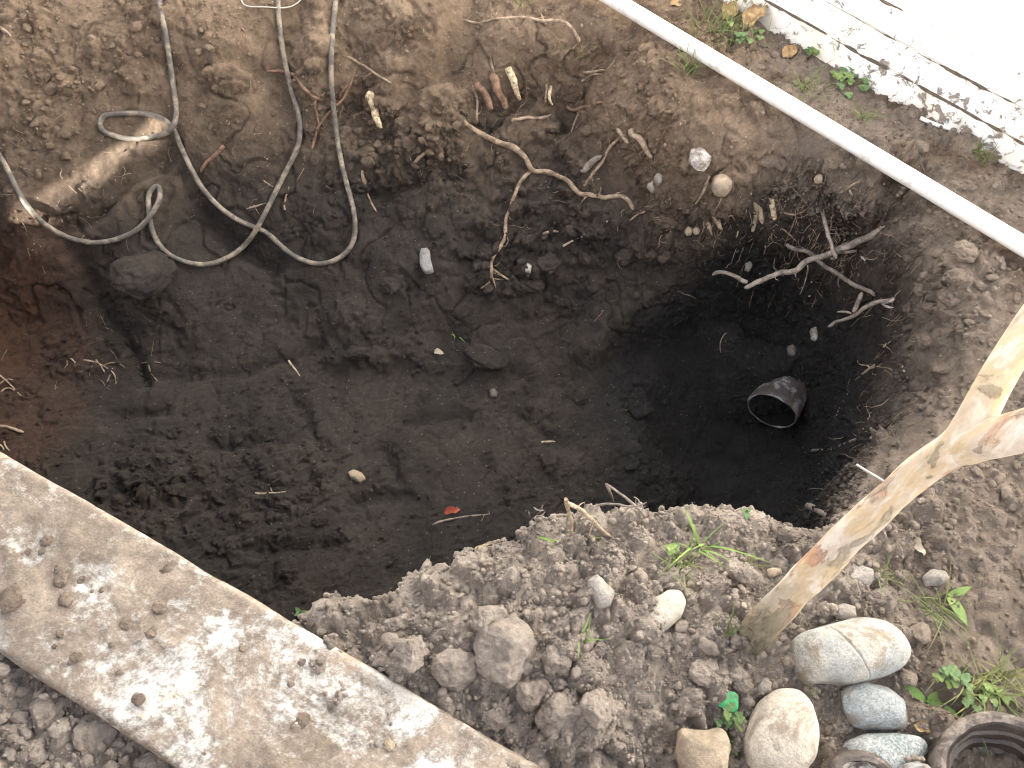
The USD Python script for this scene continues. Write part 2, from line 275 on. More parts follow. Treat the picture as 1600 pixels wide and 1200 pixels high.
# layered ledges on the banks: soft terraces that the shovel left
def seg_d(poly_px, z):
    q = at(*np.array([(u, v, z) for u, v in poly_px], float).T)[:, :2]; d = np.full(X[fx].shape, 9.)
    for a, b in zip(q[:-1], q[1:]):
        t = np.clip(((X[fx] - a[0]) * (b[0] - a[0]) + (Y[fx] - a[1]) * (b[1] - a[1])) / ((b - a) @ (b - a)), 0, 1)
        d = np.minimum(d, np.hypot(X[fx] - a[0] - t * (b[0] - a[0]), Y[fx] - a[1] - t * (b[1] - a[1])))
    return d
def dig(px, z, wd, dp): Z[fx] -= dp * np.exp(-(seg_d(px, z) / wd) ** 2)
dig([(722, 205), (762, 203), (800, 186), (860, 178)], -.26, .016, .055)
dig([(415, 88), (470, 100), (550, 92)], -.06, .02, .03)
dig([(330, 350), (360, 372), (420, 395)], -.45, .03, .05)
dig([(-40, 352), (60, 325), (150, 290), (215, 258), (275, 228)], -.26, .022, .045)
dig([(885, 152), (925, 142)], -.16, .035, .09)
dig([(330, 112), (420, 100), (540, 110), (640, 120)], -.12, .02, .03)
dig([(500, 285), (600, 290), (720, 275)], -.33, .016, .03)
dig([(1180, 330), (1230, 345)], -.2, .02, .03)
dig([(1210, 312), (1275, 305)], -.12, .012, .02)
dig([(140, 430), (180, 500), (200, 560)], -.5, .02, .04)
dig([(250, 590), (400, 580), (500, 540)], -.63, .02, .02)
dig([(1545, 985), (1600, 1045)], 0, .012, .012)
dig([(1400, 262), (1470, 330), (1540, 375)], 0, .03, .035)
for f_ in (((330, 700), (420, 690)), ((470, 640), (500, 700)), ((560, 780), (640, 770)), ((640, 660), (730, 650)), ((760, 720), (790, 780)), ((240, 760), (330, 790)), ((820, 650), (880, 690)), ((400, 860), (520, 850)), ((600, 700), (620, 745)), ((200, 660), (260, 650))): dig(f_, -.67, .022, .022)
dig([(980, 640), (1010, 700), (1025, 760)], -.75, .02, .02)
def hump(u, v, z, r, h): c = at(u, v, z); Z[fx] += h * np.exp(-(((X[fx] - c[0]) ** 2 + (Y[fx] - c[1]) ** 2) / r ** 2))
hump(820, 215, -.27, .07, .03); hump(600, 240, -.28, .10, .02); hump(1500, 410, 0, .07, .035); hump(1480, 500, -.03, .05, .035); hump(1440, 535, -.1, .03, .03)
hump(1460, 455, -.06, .04, .03); hump(1330, 215, 0, .09, .02); hump(1030, 100, 0, .08, .03); hump(1540, 275, 0, .08, .02); hump(230, 430, -.44, .05, .05)
hump(760, 600, -.66, .06, .02); hump(560, 520, -.6, .1, .025); hump(420, 560, -.62, .09, .02)

def split_long(v, f, longest, rounds):
    """Conforming refinement: every edge longer than LONGEST gets a midpoint, so that steep faces keep enough points."""
    for _ in range(rounds):
        e = np.sort(np.stack([f, np.roll(f, -1, 1)], -1), -1)                       # edge k joins corner k and k + 1
        ln = np.linalg.norm(v[e[..., 0]] - v[e[..., 1]], axis=-1); mk = ln > longest; sel = mk.any(1)
        if not sel.any(): break
        key = e[..., 0].astype(np.int64) * len(v) + e[..., 1]; ku, inv = np.unique(key[mk], return_inverse=True)
        mid = np.full(f.shape, -1); mid[mk] = len(v) + inv; nv = (v[ku // len(v)] + v[ku % len(v)]) / 2
        g, m, out = f[sel], mid[sel], [f[~sel]]; cnt = (m >= 0).sum(1)
        t = cnt == 3; a, b = g[t], m[t]; out += [np.stack([a[:, 0], b[:, 0], b[:, 2]], 1), np.stack([b[:, 0], a[:, 1], b[:, 1]], 1), np.stack([b[:, 2], b[:, 1], a[:, 2]], 1), b]
        for k in range(3):
            t = (cnt == 1) & (m[:, k] >= 0); a, b = np.roll(g[t], -k, 1), m[t, k]; out += [np.stack([a[:, 0], b, a[:, 2]], 1), np.stack([b, a[:, 1], a[:, 2]], 1)]
            t = (cnt == 2) & (m[:, k] < 0); a, b = np.roll(g[t], -k, 1), np.roll(m[t], -k, 1)   # edges 1 and 2 are split
            out += [np.stack([a[:, 0], a[:, 1], b[:, 1]], 1), np.stack([a[:, 0], b[:, 1], b[:, 2]], 1), np.stack([b[:, 2], b[:, 1], a[:, 2]], 1)]
        v = np.vstack([v, nv]); f = np.vstack(out)
    return v, f
nx, ny = len(XS), len(YS)
ii = (np.arange(nx - 1)[:, None] * ny + np.arange(ny - 1)[None]).reshape(-1)
quads = np.stack([ii, ii + ny, ii + ny + 1, ii + 1], 1)
gt = np.vstack([quads[:, [0, 1, 2]], quads[:, [0, 2, 3]]]); gv0 = np.stack([X, Y, Z], -1).reshape(-1, 3)
fm = np.zeros(X.shape, bool); fm[fx] = True; fm = fm.reshape(-1); fine_t = fm[gt].all(1)
gv, gf = split_long(gv0, gt[fine_t], .0078, 4); gt = np.vstack([gt[~fine_t], gf])
S_ID = np.r_[np.flatnonzero(fm), np.arange(len(gv0), len(gv))]; S3 = gv[S_ID]
gx = gaussian_filter(np.gradient(Z[fx], CELL, axis=0), 1.5); gy = gaussian_filter(np.gradient(Z[fx], CELL, axis=1), 1.5)
def ongrid(A): return map_coordinates(A, [(S3[:, 0] - XS[ix0]) / CELL, (S3[:, 1] - YS[iy0]) / CELL], order=1, mode='nearest')
NS = np.stack([-ongrid(gx), -ongrid(gy), np.ones(len(S3))], 1); NS /= np.linalg.norm(NS, axis=1, keepdims=True)
RM = trimesh.transformations.euler_matrix(.7, .5, .9)[:3, :3]; _n, _f = meshkit.noise, meshkit.fbm
WARP = np.stack([_f(S3 @ RM * 9 + 20 * k, 2, 60 + k) - .5 for k in range(3)], 1) * .09
Q3 = (S3 + WARP) @ RM            # turned and warped, so that no pattern follows the axes
# where the soil is crumbly (1) or a smooth cut face (0)
crumb = smooth01((fbm(Q3 * 3.1 + 5, 3, 31) - .46) / .16) * .42
def blob(u, v, z, r, a):
    global crumb
    c = at(u, v, z); crumb = crumb + a * np.exp(-(((S3 - c) ** 2).sum(1) / r ** 2))
for b in ((600, 225, -.28, .22, .9), (820, 380, -.42, .22, .9), (1060, 370, -.3, .15, .6), (850, 1000, .05, .42, 1.4), (1150, 1120, 0, .3, 1.2), (100, 1130, 0, .35, 1.3), (640, 1000, .03, .2, 1), (1480, 440, 0, .14, .9), (1540, 800, 0, .35, .5), (60, 200, -.2, .25, .6),
          (300, 90, -.1, .15, .4), (1050, 90, 0, .2, .9), (1420, 230, 0, .25, .4), (1020, 640, -.75, .12, .6), (250, 480, -.55, .15, .4), (300, 340, -.4, .17, -.9), (450, 290, -.35, .1, -.4), (600, 80, -.05, .15, -.6), (1430, 560, -.15, .12, -.4), (1450, 400, -.05, .06, -.9), (1290, 250, 0, .1, -.3),
          (550, 690, -.67, .3, -.25), (250, 740, -.66, .22, .5), (820, 760, -.7, .15, .4), (460, 820, -.68, .18, .5), (1560, 1010, 0, .1, -.9), (460, 450, -.52, .14, -.5), (1200, 700, -.9, .25, -.3), (80, 340, -.3, .15, -.6)): blob(*b)
crumb = np.clip(crumb, 0, 1)
def lumps(cell, seed, rough=.72):
    r_ = np.random.default_rng(seed); n = int((F1 - F0) * (H1 - H0) * 1.6 / cell ** 2)
    c = S3[r_.choice(len(S3), n, replace=False)] + r_.normal(0, .002, (n, 3)); rad = cell * r_.uniform(.35, .85, n) ; keep = r_.uniform(0, 1, n)
    d, i = cKDTree(c).query(S3); d = d * (1 + rough * (noise(S3 @ RM * (2.2 / cell), seed) - .5) * 2)
    return rad[i] * np.sqrt(np.clip(1 - (d / rad[i]) ** 2, 0, 1)), keep[i]
pit = smooth01((-S3[:, 2] - .02) / .15); bottom = smooth01((-S3[:, 2] - .55) / .08)
ledge_p = at(np.array([0, 70, 140, 210, 265]), np.array([322, 295, 262, 232, 208]), -.235); calm = 1 - .75 * np.exp(-(cKDTree(ledge_p).query(S3)[0] / .09) ** 2)
disp = (fbm(Q3 * 7, 5, 11) - .5) * (.020 + .026 * pit * (1 - .55 * bottom)) * calm + (np.abs(fbm(Q3 * 16, 4, 23) - .5) * -2 + .25) * .014 * (1 - .4 * bottom) * calm
ridged = 1 - np.abs(2 * fbm(Q3 * 8 + 3, 4, 47) - 1)
disp += -np.clip(ridged - .93, 0, 1) * .16 * (1 - crumb) * (1 - .5 * bottom) * calm      # cracks in the cut faces
a, k = lumps(.050, 1); disp += np.where(k < .25 + .45 * crumb, a, 0) * crumb * .9
a, k = lumps(.024, 2); disp += np.where(k < .16 + .7 * crumb, a, 0) * (.10 + crumb) * .85
a, k = lumps(.012, 4); disp += np.where(k < .25 + .6 * crumb, a, 0) * (.30 + crumb) * .6
disp += (fbm(S3 @ RM * 110, 2, 77) - .5) * .006
edge = smooth01(np.minimum.reduce([S3[:, 0] - F0, F1 - S3[:, 0], S3[:, 1] - H0, H1 - S3[:, 1]]) / .06)
disp = np.where((S3[:, 2] > -.35) & (S3[:, 1] < .8), disp * (.45 + .55 * smooth01((NS[:, 2] - .35) / .4)), disp) * edge
gv = gv.copy(); gv[S_ID] = S3 + NS * disp[:, None]
Zs = Z.copy(); ng = nfx * nfy; Zs[fx] = Z[fx] + (disp / np.maximum(NS[:, 2], .35))[:ng].reshape(Z[fx].shape)
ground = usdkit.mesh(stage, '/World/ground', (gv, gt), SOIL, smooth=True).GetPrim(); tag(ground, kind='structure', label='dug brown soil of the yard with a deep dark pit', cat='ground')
HF = RegularGridInterpolator((XS, YS), gaussian_filter(Zs, .8), bounds_error=False, fill_value=0.0)
HS = RegularGridInterpolator((XS, YS), Z, bounds_error=False, fill_value=0.0)

def hit(u, v, F=HF):
    d = ray(np.atleast_1d(u), np.atleast_1d(v)); ts = np.arange(.9, 4.2, .004)
    P = EYE + d[:, None, :] * ts[None, :, None]; below = P[..., 2] < F(P[..., :2])
    k = np.argmax(below, axis=1); k = np.where(below.any(1), k, len(ts) - 1); return ts[k]
def on(u, v, F=HF): t = hit(u, v, F); p = EYE + ray(np.atleast_1d(u), np.atleast_1d(v)) * t[:, None]; return p if np.ndim(u) else p[0]

# ------------------------------------------------------------------ tubes that follow the picture's lines on the ground
def densify(p, step):
    p = np.asarray(p, float); s = np.r_[0, np.cumsum(np.linalg.norm(np.diff(p, axis=0), axis=1))]
    n = max(4, int(s[-1] / step)); q = np.linspace(0, s[-1], n)
    return CubicSpline(s, p)(q) if len(p) > 2 else np.stack([np.interp(q, s, p[:, k]) for k in range(p.shape[1])], 1)
def tube(P, R, sides=8, caps=True):
    P = np.asarray(P, float); R = np.broadcast_to(R, (len(P),)); T = np.gradient(P, axis=0); T /= np.linalg.norm(T, axis=1, keepdims=True) + 1e-12
    a = np.cross(T[0], [0.3, .2, 1.0]); a /= np.linalg.norm(a); ring = []; ang = np.arange(sides) * 2 * np.pi / sides
    for p, t, r in zip(P, T, R):
        a = a - t * (a @ t); a /= np.linalg.norm(a); b = np.cross(t, a)
        rr = r if np.ndim(r) else np.full(sides, r)
        ring.append(p + np.cos(ang)[:, None] * a * rr[:, None] + np.sin(ang)[:, None] * b * rr[:, None])
    v = np.vstack(ring + [P[:1], P[-1:]]); n = len(P)
    i, j = np.meshgrid(np.arange(n - 1), np.arange(sides), indexing='ij')
    q = np.stack([i * sides + j, i * sides + (j + 1) % sides, (i + 1) * sides + (j + 1) % sides, (i + 1) * sides + j], -1).reshape(-1, 4)
    f = np.vstack([q[:, [0, 1, 2]], q[:, [0, 2, 3]]]); j = np.arange(sides); k = (j + 1) % sides
    f = np.vstack([f, np.stack([np.full(sides, n * sides), k, j], 1), np.stack([np.full(sides, n * sides + 1), (n - 1) * sides + j, (n - 1) * sides + k], 1)])
    return trimesh.Trimesh(v, f, process=False)
def line3(px, r_px=5, sig=1.5, lift=.4, span=None, step=4.0):
    """The 3D polyline under a picture line, lying on the soil; span (t0, t1): held free between two distances."""
    q = densify(px, step); t = hit(q[:, 0], q[:, 1]); rad = r_px * t.mean() / FPX
    if np.ndim(lift): lift = np.linspace(lift[0], lift[1], len(t))
    if span is not None:
        a = t[:3].min() - rad * lift if span[0] is None else span[0]; b = t[-3:].min() - rad * lift if span[1] is None else span[1]
        tt = np.minimum(np.linspace(a, b, len(t)), t - rad * lift)
    else:
        tt = gaussian_filter1d(t, sig, mode='nearest') if sig else t
        tt = np.minimum(tt, gaussian_filter1d(np.minimum(t, tt), 1.0, mode='nearest')) - rad * lift
    return EYE + ray(q[:, 0], q[:, 1]) * tt[:, None], rad, q
LAST = [None]
def root_mesh(px, w, taper=(1, .7), seed=0, knob=.34, **kw):
    P, r, q = line3(px, w / 2 * (.76 if w > 6 and len(px) > 3 else 1.05), **kw); n = len(P); s = np.linspace(0, 1, n)
    wig = (np.stack([fbm(np.stack([s * n * .18 + 9 * k, np.full(n, seed * 3.7), np.full(n, 1.3)], 1), 3, seed + k) for k in range(3)], 1) - .5) * r * 2.4
    wig[0] = 0; P = P + wig; LAST[:] = [P]
    ang = np.arange(9) * 2 * np.pi / 9
    rr = r * np.interp(s, [0, 1], taper)[:, None] * (1 + knob * 2 * (noise(np.stack([np.repeat(s[:, None] * n * .35, 9, 1), np.cos(ang)[None] * .8 + 5 + 0 * s[:, None], np.sin(ang)[None] * .8 + seed + 0 * s[:, None]], -1), seed) - .5))
    rr[0] *= .8; rr[-1] *= .55
    return tube(P, list(rr) if False else rr, 9)
_tube = tube
def tube(P, R, sides=8, caps=True):
    R = np.asarray(R, float)
    if R.ndim < 2: return _tube(P, R, sides)
    P = np.asarray(P, float); m = _tube(P, np.ones(len(P)), sides); n = len(P)
    v = np.array(m.vertices); c = np.repeat(P, sides, 0); v[:n * sides] = c + (v[:n * sides] - c) * R.reshape(-1, 1); m.vertices = v
    return m
ROOTS = 0; side = np.random.default_rng(77)
def roots(name, label, mat, branches, cat_='root', group=None):
    """One root system: a thing whose branches are its parts. branches: (px list, width in px, taper, kwargs)."""
    global ROOTS
    ms, HAIRS = [], []
    for k, b in enumerate(branches):
        px, w_, tp = b[0], b[1], b[2] if len(b) > 2 else (1, .6); kw = b[3] if len(b) > 3 else {}
        ROOTS += 1; ms.append(root_mesh(px, w_, tp, seed=ROOTS, **kw))
        if kw.get('span') and name != 'rootlet_fan' and len(LAST[0]) > 12:          # free hanging: hair rootlets in the air
            P = LAST[0]
            for _ in range(len(P) // 7):
                i = side.integers(2, len(P)); d = side.normal(size=3); d[2] -= .5; d /= np.linalg.norm(d); q_ = [P[i]]; L_ = side.uniform(.006, .028)
                for _k in range(5): d = d + side.normal(0, .4, 3); d /= np.linalg.norm(d); q_.append(q_[-1] + d * L_ / 5)
                HAIRS.append(_tube(np.array(q_), np.linspace(1, .4, 6) * side.uniform(.0009, .0022), 5))
    for k, b in enumerate(branches):                        # fine side rootlets along every longer branch
        px = np.array(b[0], float); L_ = np.linalg.norm(np.diff(px, axis=0), axis=1).sum()
        if L_ < 45 or (len(b) > 3 and b[3].get('span')) or name == 'rootlet_fan': continue
        for _ in range(int(L_ / 32)):
            i = side.integers(1, len(px)); f_ = side.uniform(); p_ = px[i - 1] * (1 - f_) + px[i] * f_; a_ = side.uniform(0, 6.28); q_ = [p_]
            for _k in range(3): a_ += side.normal(0, .6); q_.append(q_[-1] + side.uniform(4, 11) * np.array([math.cos(a_), math.sin(a_)]))
            ms.append(root_mesh(q_, side.uniform(1.2, 2.8), (1, .5), seed=900 + len(ms), step=2.5))
    ms += HAIRS
    if len(ms) == 1:
        return tag(obj(name, ms[0], mat, None, 50), label, cat_, group)
    o = ms[0].vertices[0]; t = thing(name, label, cat_, group, o)
    for k, m in enumerate(ms): obj('main_root' if k == 0 else 'side_root', moved(m, o), mat, t, 50)
    return t

# ------------------------------------------------------------------ house wall with narrow painted boards
def siding_mat():
    g = G(); pos = g('geometry', 'position'); z = g('separate_xyz', 'z', vector=pos)
    n = g.noise(pos, 34.0, 8.0, 0.72, 0.6); n2 = g.noise(pos, 6.0, 4.0, 0.6)
    low = g.mr(z, 0.20, 0.02, 0.01, 0.10, 'linear')
    th = g.math('add', g.math('add', n, low), g.math('multiply', g.math('subtract', n2, 0.5), 0.25))
    fl = g.mr(th, 0.635, 0.71, 0, .9)
    ylw = g.mr(g.math('add', g.noise(pos, 9.0, 5.0, 0.6), low), 0.52, 0.70, 0, 0.5)
    c = g.mix(ylw, (0.80, 0.79, 0.76), (0.70, 0.63, 0.46))
    c = g.mix(fl, c, g.mix(g.mr(n2, 0.4, 0.6), (0.27, 0.21, 0.15), (0.17, 0.135, 0.105)))
    nb = g.bump(g.math('subtract', g.noise(pos, 60.0, 5.0, 0.6), fl), 0.004, 0.8)
    return g.done('painted_siding', base_color=c, roughness=0.6, specular_ior_level=0.3, normal=nb)
SIDING = siding_mat()
GRIME = simple('seam_grime', (0.10, 0.080, 0.060), 0.95, 0.5, 60, 0.002, 200)
WE = np.array([WALL_N[1], -WALL_N[0]])               # along the wall, to the right in the picture
house = thing('house_wall', 'white painted house wall of narrow lapped boards, paint flaking near the ground', 'house wall', loc=(*WALL_P, 0))
def wall_pt(s, d, z): return np.stack([WE[0] * s - WALL_N[0] * d, WE[1] * s - WALL_N[1] * d, z + 0 * s], -1)   # d: out towards the pit
def board(z0, z1, d0, d1, seed, s0=-3.2, s1=3.4):
    s = np.concatenate([np.linspace(s0, -1, 12), np.linspace(-.98, 1.6, 260), np.linspace(1.7, s1, 12)])
    wob = (fbm(np.stack([s * 5, 0 * s + seed, 0 * s], 1), 4, seed) - .5) * .006 + (noise(np.stack([s * 60, 0 * s + seed, 0 * s], 1), seed) - .5) * .003
    prof = [(z0 + .0, d0 - .013, 1), (z0 + .001, d0 - .003, 1), (z0 + .005, d0, 1), (z1 - .004, d1, 0), (z1 + .004, d1 - .004, 0), (z1 + .004, d1 - .013, 0)]
    v = np.stack([wall_pt(s, d + wob * .6, z + wob * k) for z, d, k in prof], 1).reshape(-1, 3); m = len(prof)
    i, j = np.meshgrid(np.arange(len(s) - 1), np.arange(m - 1), indexing='ij')
    q = np.stack([i * m + j, (i + 1) * m + j, (i + 1) * m + j + 1, i * m + j + 1], -1).reshape(-1, 4)
    return (v, q)
obj('siding_board', board(-.08, .052, .030, .026, 1), SIDING, house, 40)
zb = .053
for k in range(35):
    obj('siding_board', board(zb + .003, zb + .076, .024 if k else .026, .014, 2 + k), SIDING, house, 40); zb += .075
for k, (zz_, dd_) in enumerate(((.054, .027), (.130, .024), (.205, .024))):
    q_ = np.linspace(-.9, 1.7, 900); nn = fbm(np.stack([q_ * 16, 0 * q_ + 3 * k, 0 * q_], 1), 4, 90 + k); rd = np.clip(nn - (.39, .44, .54)[k], 0, .22) * .017 + .0002
    P_ = wall_pt(q_, dd_ - .002 + 0 * q_, zz_ + .0015 + (fbm(np.stack([q_ * 9, 0 * q_ + 7 * k, 0 * q_ + 4], 1), 3, 95) - .5) * .012); vs_ = []
    for a_ in range(6): vs_.append(P_ + rd[:, None] * (math.cos(a_ * math.pi / 3) * -np.array([WALL_N[0], WALL_N[1], 0]) + math.sin(a_ * math.pi / 3) * np.array([0, 0, 1.0])))
    v_ = np.stack(vs_, 1).reshape(-1, 3); i_, j_ = np.meshgrid(np.arange(len(q_) - 1), np.arange(6), indexing='ij')
    obj('seam_dirt', (v_, np.stack([i_ * 6 + j_, (i_ + 1) * 6 + j_, (i_ + 1) * 6 + (j_ + 1) % 6, i_ * 6 + (j_ + 1) % 6], -1).reshape(-1, 4)), GRIME, house)
def quadbox(s0, s1, d0, d1, z0, z1):
    b = trimesh.creation.box((s1 - s0, d1 - d0, z1 - z0)); v = b.vertices + [(s0 + s1) / 2, (d0 + d1) / 2, (z0 + z1) / 2]
    b.vertices = wall_pt(v[:, 0], v[:, 1], v[:, 2]); b.fix_normals(); return b
obj('backing', quadbox(-3.2, 3.4, -.25, .010, -.2, zb + .02), GRIME, house)

# tall board fence, out of view, added to shade yard and wall foot
FD = 4.0; FH = FD * math.tan(SUN_EL) / (math.cos(SUN_EL) / math.cos(SUN_EL)) / (abs(WALL_N @ to_sun[:2]) / math.cos(SUN_EL)) + .20
FENCEWOOD = simple('fence_wood', (0.22, 0.18, 0.14), 0.85, 0.35, 12, 0.003, 90, stretch=(1, 1, .12))
fence = thing('shade_fence', 'unseen tall weathered board fence added behind the camera to shade the yard', 'fence', loc=(*(WALL_P - WALL_N * FD), 0))
pS = at(125, 268, -.235); k_ = ((pS[:2] - (WALL_P - WALL_N * FD)) @ WALL_N) / (-(to_sun[:2] @ WALL_N)); k_ = abs(k_)
gp = pS + to_sun * k_; gs = (gp[:2] - WALL_P) @ WE
def fbox(s0, s1, z0, z1, th=.022):
    b = trimesh.creation.box((s1 - s0, th, z1 - z0)); v = b.vertices + [(s0 + s1) / 2, 0, (z0 + z1) / 2]
    b.vertices = np.stack([WE[0] * v[:, 0] + WALL_N[0] * v[:, 1], WE[1] * v[:, 0] + WALL_N[1] * v[:, 1], v[:, 2]], -1); b.fix_normals(); return b
GW = .038  # width of the slot added to let a sun streak onto the left bank
s = gs + GW / 2; k = 0
while s < gs + 5: obj('board', fbox(s, s + .149, 0.0, FH + .0 * k), FENCEWOOD, fence); s += .150; k += 1
s = gs - GW / 2
while s > gs - 5: obj('board', fbox(s - .149, s, 0.0, FH), FENCEWOOD, fence); s -= .150
obj('board', fbox(gs - GW / 2 + .001, gs + GW / 2 - .001, 0, gp[2] - .20), FENCEWOOD, fence); obj('board', fbox(gs - GW / 2 + .001, gs + GW / 2 - .001, gp[2] + .20, FH), FENCEWOOD, fence)
bk = [fbox(gs - 5, gs + 5, .3, .39, .05), fbox(gs - 5, gs + 5, FH - .35, FH - .26, .05)]
for b in bk: b.apply_translation([-WALL_N[0] * .037, -WALL_N[1] * .037, 0]); obj('rail', b, FENCEWOOD, fence)

# ------------------------------------------------------------------ white pipe over the pit's edge
def pvc_mat():
    g = G(); pos = g('geometry', 'position')
    n = g.noise(pos, 22.0, 7.0, 0.7); d = g.mr(n, 0.54, 0.70, 0, 0.60)
    c = g.mix(d, (0.72, 0.71, 0.68), (0.34, 0.29, 0.23)); c = g.scale(c, g.mr(g.noise(pos, 4.0, 3.0), 0.3, 0.7, 0.94, 1.0))
    return g.done('pvc_white', base_color=c, roughness=0.38, specular_ior_level=0.5, normal=g.bump(n, 0.0004))
PVC = pvc_mat()
a, b = at(950, -6, .058), at(1605, 388, .040); d = (b - a) / np.linalg.norm(b - a); a, b = a - d * .9, b + d * .7
pr = .0208; L_ = np.linalg.norm(b - a); prof = [(pr - .004, 0), (pr, 0), (pr, L_), (pr - .004, L_), (pr - .004, 0)]
m = trimesh.creation.revolve(prof, sections=48); m.apply_transform(trimesh.geometry.align_vectors([0, 0, 1], d)); m.apply_translation(a)
tag(obj('plastic_pipe', m, PVC, None, 40), 'long straight white plastic pipe lying along the far edge of the pit', 'pipe')

# ------------------------------------------------------------------ dusty white plank lower left
def plank_mat():
    g = G(); pos = g('geometry', 'position'); 
    v = g('mapping', 'vector', vector=pos, rotation=(0, 0, math.radians(36)), scale=(0.80, 1.0, 1.0))
    n1 = g.noise(v, 5.2, 9.0, 0.68, 0.8); n2 = g.noise(g('vector_math', 'vector', math_type='add', vector1=v, vector2=(4.0, 1.0, 2.0)), 9.0, 8.0, 0.72, 0.5); n3 = g.noise(v, 70.0, 7.0, 0.75); n4 = g.noise(v, 260.0, 4.0, 0.7)
    gm = g.math('add', n1, g.math('multiply', g.math('subtract', n3, 0.5), 0.42))
    dust = g.mr(gm, 0.635, 0.485)
    paint = g.mix(g.mr(n2, 0.58, 0.68, 0, .75), (0.61, 0.595, 0.56), (0.60, 0.50, 0.31))
    dcol = g.mix(g.mr(n2, 0.35, 0.62), (0.365, 0.295, 0.230), (0.205, 0.160, 0.122))
    c = g.mix(g.math('multiply', dust, 0.93), paint, dcol)
    c = g.mix(g.mr(g.math('add', g.noise(v, 3.1, 6.0, 0.6), g.math('multiply', g.math('subtract', n3, .5), .2)), 0.56, 0.66, 0, .65), c, (0.185, 0.15, 0.12))
    c = g.scale(c, g.mr(n3, 0.25, 0.75, 0.55, 1.30, 'linear')); c = g.scale(c, g.mr(n4, 0.25, 0.75, 0.68, 1.22, 'linear'))
    h = g.math('add', g.math('multiply', n3, 0.6), g.math('add', g.math('multiply', n4, .3), g.math('multiply', dust, .6)))
    return g.done('dusty_board_paint', base_color=c, roughness=0.9, specular_ior_level=0.2, normal=g.bump(h, 0.004, 0.9))
PLANK = plank_mat()
PZ = .062
p0, p1 = at(0, 704, PZ), at(850, 1198, PZ); p2, p3 = at(0, 1022, PZ - .012), at(275, 1200, PZ - .012)
e = (p1 - p0); e /= np.linalg.norm(e); nrm2 = np.array([-e[1], e[0], 0]); wdt = abs((p2 - p0) @ nrm2 + (p3 - p0) @ nrm2) / 2
S_, W_ = np.meshgrid(np.linspace(-.75, 1.75, 360), np.linspace(0, 1, 60), indexing='ij')
def plank_surf(zf, inset=0):
    off = inset * (1 - 2 * W_); s2 = (fbm(np.stack([S_ * 6, np.round(W_) * 7, 0 * S_], -1), 4, 5) - .5) * .009
    return p0 + S_[..., None] * e - (W_ * wdt + off * .5 + s2 * np.where(W_ < .5, 1, -1) * 1.0)[..., None] * nrm2 * 1 + np.array([0, 0, 1.0]) * zf[..., None]
edge_d = np.minimum(W_, 1 - W_) * wdt; rr_ = .012
top = -rr_ + np.sqrt(np.clip(rr_ ** 2 - np.clip(rr_ - edge_d, 0, rr_) ** 2, 0, None)) + (fbm(np.stack([S_ * 9, W_ * 3, 0 * S_], -1), 4, 8) - .5) * .006 - .010 * W_
top += np.clip(fbm(np.stack([S_ * 13, W_ * 4.2, 0 * S_], -1), 5, 18) - .55, 0, 1) * .03
A = plank_surf(top); B = plank_surf(0 * top - .042, .004)
n0, m0 = S_.shape
idx = lambda i, j, o=0: o + i * m0 + j
I, J = np.meshgrid(np.arange(n0 - 1), np.arange(m0 - 1), indexing='ij'); I, J = I.ravel(), J.ravel()
q = np.stack([idx(I, J), idx(I, J + 1), idx(I + 1, J + 1), idx(I + 1, J)], 1); N_ = n0 * m0
qb = np.stack([idx(I, J, N_), idx(I + 1, J, N_), idx(I + 1, J + 1, N_), idx(I, J + 1, N_)], 1)
I = np.arange(n0 - 1); s1 = np.stack([idx(I, 0 * I), idx(I + 1, 0 * I), idx(I + 1, 0 * I, N_), idx(I, 0 * I, N_)], 1); s2 = np.stack([idx(I, 0 * I + m0 - 1), idx(I, 0 * I + m0 - 1, N_), idx(I + 1, 0 * I + m0 - 1, N_), idx(I + 1, 0 * I + m0 - 1)], 1)
Jr = np.arange(m0 - 1); s3 = np.stack([idx(0 * Jr, Jr), idx(0 * Jr, Jr, N_), idx(0 * Jr, Jr + 1, N_), idx(0 * Jr, Jr + 1)], 1); s4 = np.stack([idx(0 * Jr + n0 - 1, Jr), idx(0 * Jr + n0 - 1, Jr + 1), idx(0 * Jr + n0 - 1, Jr + 1, N_), idx(0 * Jr + n0 - 1, Jr, N_)], 1)
mm = trimesh.Trimesh(np.vstack([A.reshape(-1, 3), B.reshape(-1, 3)]), np.vstack([x for Q in (q, qb, s1, s2, s3, s4) for x in (Q[:, [0, 1, 2]], Q[:, [0, 2, 3]])]), process=False)
mm.fix_normals()
tag(obj('plank', mm, PLANK, None, 50), 'wide white painted board smeared with dried mud, bridging the near left corner of the pit', 'plank')
def on_plank(u, v): return at(u, v, PZ - .004)

